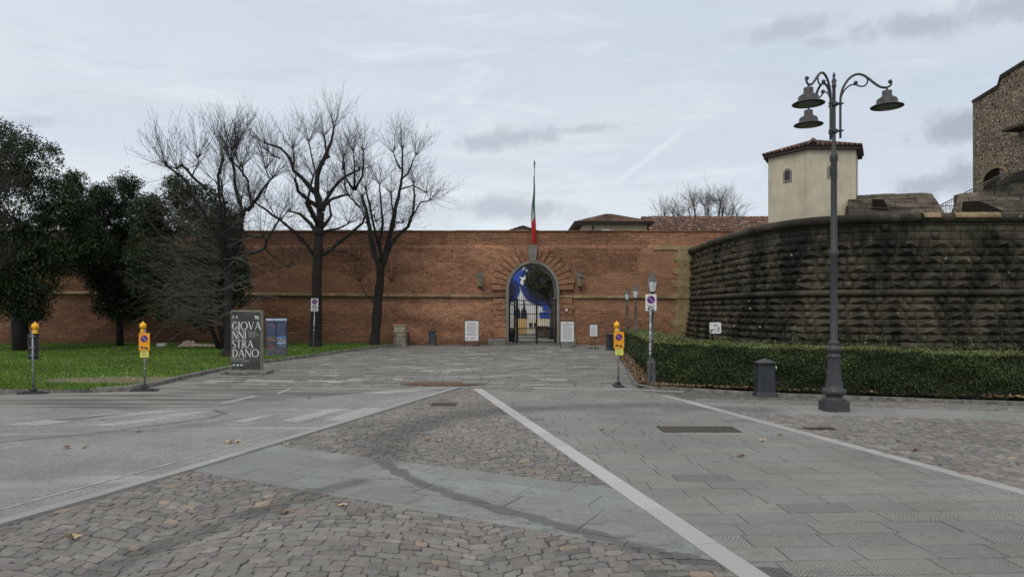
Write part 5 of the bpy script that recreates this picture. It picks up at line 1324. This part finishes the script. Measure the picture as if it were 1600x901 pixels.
# three small lantern posts along the hedge
def lantern_post(x, y, h, label):
    t = thing('lantern_post', label, 'street lamp', (x, y, .02), group='lantern posts along the hedge')
    b = MB(); b.lathe([(.17, 0), (.17, .10), (.155, .12), (.15, .22), (.155, .24), (.15, .60), (.165, .63), (.165, .68), (.12, .71), (.07, .76), (.062, .80)], 8); b.build('pedestal', M['postgrey'], t)
    b = MB(); b.lathe([(.055, .75), (.055, 1.25), (.065, 1.27), (.065, 1.31), (.050, 1.33), (.045, h-1.02), (.07, h-1.0), (.07, h-.96), (.04, h-.93), (.038, h-.80), (.07, h-.78), (.03, h-.74), (.03, h-.62)], 12); b.build('post', M['postgrey'], t, True)
    lantern_head(t, h-.66, .86, 'glass_lamp'); return t
t1 = lantern_post(4.02, 19.55, 3.27, 'nearest of three lantern posts, beside the white parking sign at the hedge corner')
dup(t1, (5.30, 29.3, .02), 0, 'middle of the three lantern posts standing along the hedge'); dup(t1, (5.95, 35.3, .02), 0, 'farthest of the three lantern posts, nearest the brick wall')

# ------------------------------------------------------------------ signs
def disc_xz(mb, cx, cz_, r, y0, y1, n=28): mb.prism([(cx+r*math.cos(2*PI*k/n), cz_+r*math.sin(2*PI*k/n)) for k in range(n)], y0, y1)
def nopark(par, cx, cz_, r, y):
    b = MB(); disc_xz(b, cx, cz_, r, y-.003, y); q = b.build('red_disc', M['signred'], par)
    b = MB(); disc_xz(b, cx, cz_, r*.80, y-.006, y-.0035); b.build('blue_disc', M['signblue'], q)
    b = MB(); w_ = r*.12; L = r*.78; k = .7071
    b.prism([(cx-L*k-w_*k, cz_+L*k-w_*k), (cx+L*k-w_*k, cz_-L*k-w_*k), (cx+L*k+w_*k, cz_-L*k+w_*k), (cx-L*k+w_*k, cz_+L*k+w_*k)], y-.009, y-.0065); b.build('slash', M['signpink'], q)
def towtruck(par, cx, cz_, s, y):
    b = MB(); pr = lambda pts: b.prism([(cx+x*s, cz_+z*s) for x, z in pts], y-.003, y)
    pr([(-1, -.15), (-.1, -.15), (-.1, .0), (-.45, .02), (-.5, .3), (-.85, .3), (-1, .05)]); pr([(-.45, .02), (-.1, .42), (-.02, .38), (-.36, .0)])
    pr([(.02, -.25), (1.0, -.45), (1.02, -.2), (.8, -.05), (.55, .12), (.25, .14), (.05, .0)])
    for x, z in ((-.8, -.2), (-.3, -.2), (.25, -.32), (.8, -.42)): disc_xz(b, cx+x*s, cz_+z*s, .13*s, y-.0035, y-.0002, 10)
    b.build('tow_truck_symbol', M['black'], par)
def lines(par, x0, x1, ztop, zbot, n, y, m_='ink', ragged=.3, th=.35, center=False):
    b = MB(); dz = (ztop-zbot)/n
    for i in range(n):
        z = ztop-(i+.5)*dz; w_ = (x1-x0)*(1-R.random()*ragged); a0 = (x0+x1)/2-w_/2 if center else x0
        x = a0
        while x < a0+w_-.01:
            L = min(R.uniform(.03, .09), a0+w_-x); b.box(x, x+L*.88, y-.0015, y, z-dz*th/2, z+dz*th/2); x += L
    return b.build('small_print', M[m_], par)
def portable(px, py, label, fw=1.0, fd=1.0, rz=0.0):
    x, y = G(px, py); t = thing('portable_parking_sign', label, 'road sign', (x, y, .0), rz, group='portable parking signs with amber lamps')
    b = MB()
    b.box(-.36*fw, .36*fw, -.12*fd, .12*fd, 0, .04, top=.9); b.box(-.24*fw, .24*fw, -.09*fd, .09*fd, .04, .065, top=.85); b.box(-.08, .08, -.08, .08, .085, .12); b.build('rubber_foot', M['rubber'], t, bevel=.012)
    b = MB(); b.tube([(0, 0, .05), (.012, 0, 1.66)], .027, 10); b.build('pole', M['zinc'], t, True)
    b = MB(); b.box(-.135, .16, -.045, -.035, 1.09, 1.56); p_ = b.build('plate', M['orange'], t, bevel=.002)
    b = MB(); b.box(-.137, .162, -.034, -.028, 1.088, 1.562); b.build('plate_back', M['bin_dark'], p_)
    nopark(p_, .012, 1.405, .098, -.0455); towtruck(p_, .015, 1.17, .10, -.0455)
    b = MB(); b.box(-.095, .135, -.050, -.044, .90, 1.075); q = b.build('yellow_notice', M['yellow'], t); lines(q, -.05, .12, 1.06, .92, 5, -.0505, 'ink', .3, .4)
    b = MB(); b.box(-.10, .14, -.043, -.032, .885, 1.08); b.build('notice_board', M['bin_dark'], t)
    for z in (1.0, 1.2, 1.5): b = MB(); b.box(-.06, .085, -.032, .034, z-.01, z+.01); b.build('clamp', M['zinc'], t)
    b = MB(); b.box(-.105, .005, -.05, .05, 1.565, 1.665, top=.8); b.build('lamp_battery_box', M['lampyellow'], t, bevel=.012)
    b = MB(); b.lathe([(.03, 1.66), (.045, 1.68), (.078, 1.70), (.088, 1.755), (.072, 1.81), (.035, 1.835), (.02, 1.845), (.022, 1.865), (.004, 1.875)], 16, (-.045, 0, 0)); b.build('amber_lamp', M['lampyellow'], t, True)
    b = MB(); b.box(-.0, .025, -.032, .03, .60, .63); b.build('sticker', M['yellow'], t)
    return t
tb_ = portable(226, 610, 'yellow portable parking sign facing the road at the lawn kerb by the bare soil')
p = portable(966, 603.5, 'yellow portable parking sign at the corner of the hedge', .42, 2.4)
x, y = G(52, 614.5)
dup(tb_, (x, y, 0), PI+.12, 'portable parking sign turned backwards so its dark back shows, leftmost on the kerb')

# white parking sign in front of the nearest lantern post
def pole_sign(name, x, y, z0, label, w_, h_, zc, leanx, extra_plate=None):
    t = thing(name, label, 'road sign', (x, y, z0)); b = MB(); b.tube([(-leanx, 0, -.05), (0, 0, zc+h_/2+.02)], .024, 10); b.build('pole', M['zinc'], t, True)
    b = MB(); b.box(-w_/2, w_/2, -.045, -.036, zc-h_/2, zc+h_/2); pl = b.build('plate', M['white'], t, bevel=.003)
    nopark(pl, 0, zc+h_*.17, w_*.37, -.0455); lines(pl, -w_*.36, w_*.36, zc-h_*.14, zc-h_*.22, 1, -.0455, 'black', .1, .5); lines(pl, -w_*.25, w_*.25, zc-h_*.24, zc-h_*.33, 1, -.0455, 'black', .1, .8); towtruck(pl, 0, zc-h_*.40, w_*.32, -.0455)
    if extra_plate: b = MB(); b.box(-w_/2-.01, w_/2-.01, -.045, -.036, zc-h_/2-extra_plate-.015, zc-h_/2-.015); q = b.build('lower_plate', M['white'], t); lines(q, -w_*.3, w_*.3, zc-h_/2-.03, zc-h_/2-extra_plate, 1, -.0455, 'black', .2, .4)
    b = MB()
    for k in range(9):
        z = R.uniform(.9, zc-h_/2-.1); tt = z/(zc); xx = -leanx*(1-tt); b.tube([(xx, -.001, z), (xx, -.001, z+R.uniform(.03, .12))], .0255, 10)
    b.build('sticker', M['paperwhite'], t); return t
pole_sign('parking_sign', 3.92, 19.3, .03, 'white no parking sign on a sticker covered pole before the nearest lantern post', .31, .47, 2.36, .03)
pole_sign('parking_sign', P(492, 0, 33.0).x, 33.0, ZL, 'white no parking sign on a thin leaning pole before the bare tree', .35, .46, 2.38, .09, .14)

# tall exhibition board
eb = thing('exhibition_board', 'tall dark green exhibition board with large white lettering on the lawn kerb', 'sign', (P(386, 0, 23.4).x, 23.4, 0), -.02)
b = MB(); b.box(-.78, .78, -.38, .42, 0, .11); b.build('plinth', M['kerb'], eb, bevel=.02)
b = MB(); b.box(-.525, .525, -.08, .12, .11, 2.16); b.build('casing', mat('casing_metal', (.23, .22, .19), .6, .2), eb, bevel=.01)
def poster():
    m, w, b_ = shader('dark_poster'); p_ = w.pos(); n_ = w.noise(p_, 1.6, 6, .6, 1.0)
    c = w.ramp(n_, [(0, (.018, .022, .018)), (.45, (.035, .042, .034)), (.62, (.075, .080, .060)), (.75, (.05, .035, .025)), (1, (.10, .10, .08))]); w.l.new(c, b_.inputs['Base Color']); b_.inputs['Roughness'].default_value = .4; return m
b = MB(); b.box(-.505, .50, -.086, -.081, .15, 2.12); ps = b.build('poster', poster(), eb)
# lettering with thick and thin strokes and serifs
lt = MB(); YF = -.0865
def stroke(x0, z0, x1, z1, w_, y=YF):
    d = Vector((x1-x0, z1-z0)); n_ = Vector((-d.y, d.x)).normalized()*w_/2
    lt.mesh([(x0-n_.x, y-.002, z0-n_.y), (x1-n_.x, y-.002, z1-n_.y), (x1+n_.x, y-.002, z1+n_.y), (x0+n_.x, y-.002, z0+n_.y)], [(0, 1, 2, 3)])
def bowl(cx, cz_, rx, rz_, a0, a1, thick, thin):
    n_ = 18
    for k in range(n_):
        t0, t1 = math.radians(lerp(a0, a1, k/n_)), math.radians(lerp(a0, a1, (k+1)/n_))
        f_ = lambda t, s_: (cx+(rx+s_*lerp(thin, thick, abs(math.cos(t)))/2)*math.cos(t), YF-.002, cz_+(rz_+s_*lerp(thin, thick, abs(math.cos(t)))/2)*math.sin(t))
        lt.mesh([f_(t0, -1), f_(t0, 1), f_(t1, 1), f_(t1, -1)], [(0, 1, 2, 3)])
def letter(ch, x, z, w_, h_):
    T, t_ = .034, .014; s_ = .03
    def V(xx, w2=T): stroke(xx, z, xx, z+h_, w2); stroke(xx-s_, z+.005, xx+s_, z+.005, .010); stroke(xx-s_, z+h_-.005, xx+s_, z+h_-.005, .010)
    if ch == 'I': V(x+w_/2)
    elif ch == 'O': bowl(x+w_/2, z+h_/2, w_/2-T/2, h_/2-t_/2, 0, 360, T, t_)
    elif ch == 'G':
        bowl(x+w_/2, z+h_/2, w_/2-T/2, h_/2-t_/2, 50, 318, T, t_); stroke(x+w_-.03, z+.03, x+w_-.03, z+h_*.42, T*.8); stroke(x+w_-.07, z+h_*.42, x+w_, z+h_*.42, .010); stroke(x+w_-.035, z+h_*.80, x+w_-.035, z+h_-.01, .010)
    elif ch == 'V': stroke(x+.02, z+h_, x+w_/2, z, T); stroke(x+w_-.02, z+h_, x+w_/2, z, t_); stroke(x-.01, z+h_-.005, x+.055, z+h_-.005, .010); stroke(x+w_-.05, z+h_-.005, x+w_+.01, z+h_-.005, .010)
    elif ch == 'A': stroke(x+.02, z, x+w_/2, z+h_, t_); stroke(x+w_-.02, z, x+w_/2, z+h_, T); stroke(x+w_*.27, z+h_*.36, x+w_*.73, z+h_*.36, t_); stroke(x-.01, z+.005, x+.05, z+.005, .010); stroke(x+w_-.055, z+.005, x+w_+.01, z+.005, .010)
    elif ch == 'N': V(x+.02, t_); V(x+w_-.02, t_); stroke(x+.02, z+h_, x+w_-.02, z, T)
    elif ch == 'S': bowl(x+w_/2, z+h_*.74, w_/2-T/2, h_*.26-t_/2, 40, 250, T, t_); bowl(x+w_/2, z+h_*.26, w_/2-T/2, h_*.26-t_/2, -140, 80, T, t_); stroke(x+w_*.32, z+h_*.60, x+w_*.70, z+h_*.42, T)
    elif ch == 'T': V(x+w_/2); stroke(x, z+h_-.008, x+w_, z+h_-.008, t_); stroke(x+.004, z+h_-.045, x+.004, z+h_, .010); stroke(x+w_-.004, z+h_-.045, x+w_-.004, z+h_, .010)
    elif ch == 'R': V(x+.035); bowl(x+w_*.42, z+h_*.74, w_*.34, h_*.26-t_/2, -90, 90, T, t_); stroke(x+.04, z+h_-.008, x+w_*.42, z+h_-.008, t_); stroke(x+.04, z+h_*.48, x+w_*.42, z+h_*.48, t_); stroke(x+w_*.45, z+h_*.49, x+w_, z, T)
    elif ch == 'D': V(x+.035); bowl(x+w_*.38, z+h_/2, w_*.62-T/2, h_/2-t_/2, -90, 90, T, t_); stroke(x+.04, z+h_-.008, x+w_*.38, z+h_-.008, t_); stroke(x+.04, z+.008, x+w_*.38, z+.008, t_)
def word(s_, x, z, h_, ws):
    for ch, w_ in zip(s_, ws): letter(ch, x, z, w_, h_); x += w_+.018
word('GIOVA', -.475, 1.50, .275, (.185, .065, .25, .20, .215)); word('NNI', -.475, 1.195, .265, (.19, .19, .07)); word('STRA', -.475, .885, .265, (.125, .17, .17, .205)); word('DANO', -.475, .575, .265, (.19, .215, .21, .25))
lt.build('title_lettering', M['white'], ps)
for k, s_ in enumerate(('la più strana', 'e bella invenzione', 'del mondo')): text('subtitle', s_, .052, .085, 1.40-k*.075, YF-.001, M['white'], ps)
text('venue_line', 'Museo Palazzo Vecchio', .045, -.475, .50, YF-.001, M['white'], ps); text('date_line', 'Firenze, 16.11.23 – 18 febbraio 2024', .040, -.475, .43, YF-.001, M['white'], ps)
b = MB()
for x in (-.46, -.33, -.20): b.box(x, x+.08, YF-.002, YF, .275, .31); b.box(x+.02, x+.06, YF-.002, YF, .312, .325)
for x in (-.46, -.33): b.box(x, x+.035, YF-.002, YF, 1.90, 1.99, top=.5)
b.box(-.395, -.375, YF-.002, YF, 1.91, 1.93); disc_xz(b, .33, 1.95, .035, YF-.002, YF, 14); disc_xz(b, .40, 1.93, .035, YF-.002, YF, 14); b.box(.30, .47, YF-.002, YF, 1.87, 1.885)
b.build('small_emblems', M['white'], ps)

# blue information panel
ip = thing('information_panel', 'blue information panel with photographs standing behind the tall exhibition board', 'sign', (P(432, 0, 30.5).x, 30.5, ZL), -.03)
b = MB(); b.box(-.475, .475, -.02, .03, .0, 1.68); b.build('panel', mat('panel_navy', (.022, .032, .085), .45, var=.15, scale=2), ip, bevel=.004)
b = MB(); b.box(-.475, .475, -.024, -.0205, 1.58, 1.68); b.build('header', mat('panel_pale', (.42, .50, .62), .5), ip)
b = MB(); b.box(-.475, .475, -.024, -.0205, .0, .36); b.build('grey_foot', mat('panel_grey', (.085, .09, .10), .6, var=.3), ip)
pi_ = mat('panel_print', (.16, .19, .27), .6); M['pi'] = pi_
lines(ip, -.43, -.02, 1.50, .92, 16, -.0206, 'pi', .15, .35); lines(ip, .04, .44, 1.50, .92, 16, -.0206, 'pi', .15, .35)
b = MB(); b.box(-.3, -.05, -.024, -.0205, 1.35, 1.37); b.box(-.4, -.08, -.0245, -.021, .32, .345); b.build('pink_line', mat('panel_pink', (.45, .12, .22), .6), ip)
def photo_mat(i, sky, bld):
    m, w, b_ = shader('printed_photo_%d' % i); tc = w.new('ShaderNodeTexCoord').outputs['Generated']; x_, y_, z_ = w.sep(tc)
    n_ = w.vor(w.mapv(tc, (5, 1, 4)), 1.0, out='Color'); r_, g_, bb = w.sep(n_); m1 = w.m('GREATER_THAN', w.m('ADD', z_, w.m('MULTIPLY', r_, .3)), .78)
    c = w.mix(m1, w.vm('SCALE', (*bld,), scale=w.ss(g_, 0, 1, .3, 1.5)), sky); w.l.new(c, b_.inputs['Base Color']); return m
for i, (x, z, sky, bld) in enumerate(((-.44, .66, (.12, .12, .11), (.16, .12, .09)), (.03, .66, (.10, .20, .48), (.22, .22, .22)), (-.44, .40, (.05, .06, .08), (.14, .07, .05)), (.03, .40, (.30, .38, .5), (.10, .12, .16)))):
    b = MB(); b.box(x, x+.41, -.024, -.0205, z, z+.23); b.build('photograph', photo_mat(i, sky, bld), ip)

# white notice boards by the gate
def board(px, pyb, w_, h_, zc, label, big, rz=0.0):
    y = YW-1.0 if pyb is None else G(0, pyb)[1]; t = thing('notice_board', label, 'sign', (P(px, 0, y).x, y, 0), rz)
    b = MB()
    for sx in (-w_/2-.01, w_/2+.01) if big else (-w_*.22, w_*.22): b.tube([(sx, .02, 0), (sx, .02, zc+(h_/2 if big else -h_/2))], .018, 6)
    b.build('post', M['iron'], t)
    b = MB(); b.box(-w_/2-.03, w_/2+.03, -.0, .03, zc-h_/2-.03, zc+h_/2+.03); b.build('frame', M['iron'], t)
    b = MB(); b.box(-w_/2, w_/2, -.01, -.001, zc-h_/2, zc+h_/2); pl = b.build('plate', M['white'], t)
    if not big: b = MB(); b.box(-w_*.8, w_*.8, -.15, .15, 0, .03); b.build('foot', M['iron'], t)
    return t, pl
t, pl = board(737, 541.0, .80, 1.17, .92, 'white notice board with a round prohibition mark left of the gateway', True)
lines(pl, -.34, .34, 1.45, .62, 10, -.0105, 'ink', .35, .42, True); lines(pl, -.12, .34, .56, .40, 3, -.0105, 'ink', .2, .4)
b = MB(); disc_xz(b, -.28, .48, .07, -.0125, -.0102, 20); q = b.build('prohibition_mark', M['signred'], pl); b = MB(); disc_xz(b, -.28, .48, .052, -.0145, -.0127, 20); b.build('mark_centre', M['white'], q); b = MB(); b.box(-.33, -.23, -.017, -.0147, .472, .488); b.build('mark_bar', M['black'], q)
t, pl = board(886.5, 543.0, .76, 1.15, .92, 'large white notice board of printed rules right of the gateway', True)
lines(pl, -.08, .08, 1.44, 1.39, 1, -.0105, 'black', 0, .5, True); lines(pl, -.32, .32, 1.37, 1.29, 1, -.0105, 'black', .05, .55, True); lines(pl, -.33, .33, 1.26, .42, 15, -.0105, 'ink', .3, .36, True)
t, pl = board(927.5, 544.5, .42, .64, 1.02, 'small white notice in a dark frame on two thin legs near the black bin', False)
lines(pl, -.12, .12, 1.28, 1.24, 1, -.0105, 'ink', .1, .5, True); lines(pl, -.17, .17, 1.2, .76, 9, -.0105, 'ink', .3, .3, True)
# little plate on the side blocks
b = MB(); pz = P(885, 484, YW-.25); b.box(pz.x-.06, pz.x+.06, YW-.36, YW-.33, pz.z-.08, pz.z+.08); b.build('house_number_plate', M['white'], wall)

# white sign before the bastion
zs_ = thing('garden_sign', 'square white sign with rounded corners and small symbols on a reddish post by the bastion', 'sign', (P(1117.5, 0, 24.5).x, 24.5, .05))
def rrect(w_, h_, r, zc, n_=5):
    out_ = []
    for cx, cz2, a0 in ((w_/2-r, h_/2-r, 0), (-w_/2+r, h_/2-r, 90), (-w_/2+r, -h_/2+r, 180), (w_/2-r, -h_/2+r, 270)):
        for k in range(n_+1): an = math.radians(a0+90*k/n_); out_.append((cx+r*math.cos(an), zc+cz2+r*math.sin(an)))
    return out_
zc = P(0, 512, 24.5).z-.05
b = MB(); b.prism(rrect(.42, .40, .05, zc), -.02, -.01); pl = b.build('plate', M['white'], zs_); b = MB(); b.tube([(0, 0, 0), (0, 0, zc+.1)], .02, 8); b.build('post', mat('red_post', (.16, .06, .05), .7), zs_)
b = MB()
for x, z, w_, h_ in ((-.16, .11, .05, .015), (.0, .09, .16, .03), (.10, .03, .05, .015), (.11, -.02, .07, .045), (.11, -.10, .06, .05), (-.12, -.09, .07, .05), (-.07, -.06, .03, .04), (0, -.14, .025, .04), (-.0, -.03, .06, .012), (-.14, -.15, .06, .012)): b = MB(); b.box(x-w_/2, x+w_/2, -.0225, -.0205, zc+z-h_/2, zc+z+h_/2); b.build('small_symbol', M['black'], pl)

# ------------------------------------------------------------------ bins
def litter_bin(loc, s, label, open_top=False, mt='bin'):
    t = thing('litter_bin', label, 'bin', loc, group='dark litter bins'); P2 = lambda w_, z, d=None: (w_*s, (d or w_*.8)*s, z*s)
    def frustum(mb, a_, b_):
        (w0, d0, z0), (w1, d1, z1) = a_, b_; c = .28
        def ring(w_, d_, z): k = min(w_, d_)*c; return [(-w_+k, -d_, z), (w_-k, -d_, z), (w_, -d_+k, z), (w_, d_-k, z), (w_-k, d_, z), (-w_+k, d_, z), (-w_, d_-k, z), (-w_, -d_+k, z)]
        r0, r1 = ring(w0, d0, z0), ring(w1, d1, z1); mb.mesh(r0+r1, [(i, (i+1) % 8, 8+(i+1) % 8, 8+i) for i in range(8)]+[tuple(range(7, -1, -1)), tuple(range(8, 16))])
    b = MB(); frustum(b, P2(.285, 0), P2(.27, .03)); frustum(b, P2(.27, .03), P2(.235, .11)); b.build('base', M[mt], t)
    b = MB(); frustum(b, P2(.235, .11), P2(.215, .74)); b.build('body', M[mt], t, bevel=.006)
    b = MB(); frustum(b, P2(.19, .74), P2(.19, .83)); b.build('opening', M['bin_dark'], t)
    for sx in (-1, 1):
        for sy in (-1, 1): b = MB(); b.box(sx*.19*s-.015, sx*.19*s+.015, sy*.15*s-.015, sy*.15*s+.015, .74*s, .84*s); b.build('corner_post', M[mt], t)
    b = MB(); frustum(b, P2(.235, .83), P2(.235, .85)); frustum(b, P2(.235, .85), (.02*s, .02*s, .95*s)); b.build('lid', M[mt], t)
    b = MB(); b.box(.20*s, .225*s, -.19*s, -.175*s, .70*s, .76*s); b.build('sticker', M['paperwhite'], t); return t
x, y = G(1200, 619); t0 = litter_bin((x, y+.2, 0), 1.0, 'dark grey litter bin before the hedge, left of the big lamp post')
dup(t0, (P(676, 0, 41.3).x, 41.3, 0), 0, 'dark litter bin against the brick wall between the grey cabinet and the notice board')
t = dup(t0, (P(954.5, 0, 36.6).x, 36.6, 0), .2, 'dark litter bin at the far end of the hedge beside the small notice')

# electric cabinet with its guard rail
x, y = P(626, 0, 41.0).x, 41.0
ec = thing('utility_cabinet', 'beige utility cabinet against the brick wall right of the bare trees', 'cabinet', (x, y, 0))
b = MB(); b.box(-.37, .30, -.15, .5, 0, 1.22); b.build('body', M['beige_box'], ec, bevel=.01); b = MB(); b.box(-.41, .36, -.2, .55, 1.22, 1.27); b.build('lid', M['beige_box'], ec)
b = MB(); b.box(-.33, .20, -.156, -.151, .08, 1.15); b.build('door', M['beige_box'], ec); b = MB(); b.box(.21, .25, -.17, -.152, .85, 1.0); b.box(.2, .24, -.17, -.152, .5, .58); b.build('lock', M['black'], ec)
gr = thing('guard_rail', 'low dark iron guard rail around the beige cabinet', 'railing', (x, y-.45, 0)); b = MB()
for sx, sy in ((-.25, 0), (.52, 0), (.52, .6)): b.tube([(sx, sy, 0), (sx, sy, .80)], .025, 6)
b.tube([(-.25, 0, .80), (.52, 0, .80), (.52, .6, .80)], .022, 6); b.tube([(-.25, 0, .62), (.52, 0, .62)], .015, 6); b.build('rail', M['iron'], gr)

# bundle of blankets and a box by the wall on the lawn
def heap():
    vs, fs = [], []; nx, ny = 60, 18
    for i in range(nx+1):
        for j in range(ny+1):
            u, v = i/nx, j/ny; x = u*2.1; y = (v-.5)*.8; e = math.sin(PI*u)**.35*math.sin(PI*v)**.5; h = (.30*math.exp(-((u-.2)/.16)**2)+.10+.06*math.sin(u*23+v*5)*math.cos(v*9-u*8)+.05*math.sin(u*41)*math.sin(v*12))*e; vs.append((x, y+.05*math.sin(u*17), max(0, h)))
    for i in range(nx):
        for j in range(ny): a_ = i*(ny+1)+j; fs.append((a_, a_+ny+1, a_+ny+2, a_+1))
    return vs, fs
vs, fs = heap(); b = MB(); b.mesh(vs, fs); bm = shader('blankets'); n_ = bm[1].noise(bm[1].pos(), 2.2, 3); bm[1].l.new(bm[1].ramp(n_, [(0, (.40, .22, .20)), (.42, (.42, .25, .23)), (.5, (.45, .38, .32)), (.6, (.30, .22, .16)), (.7, (.5, .5, .48)), (1, (.32, .25, .25))]), bm[2].inputs['Base Color'])
o = b.build('blanket_heap', bm[0], None, True); p = P(281, 0, 38.6); o.location = (p.x, 38.6, ZL); tag(o, 'heap of pinkish blankets and rags lying on the lawn by the wall', 'blankets')
b = MB(); b.box(-.22, .22, -.15, .15, 0, .16); b.box(-.2, .26, -.17, .1, .165, .19); o = b.build('discarded_box', M['paperwhite']); o.location = (P(253, 0, 38.4).x, 38.4, ZL); tag(o, 'small pale box left on the lawn beside the blankets', 'box')
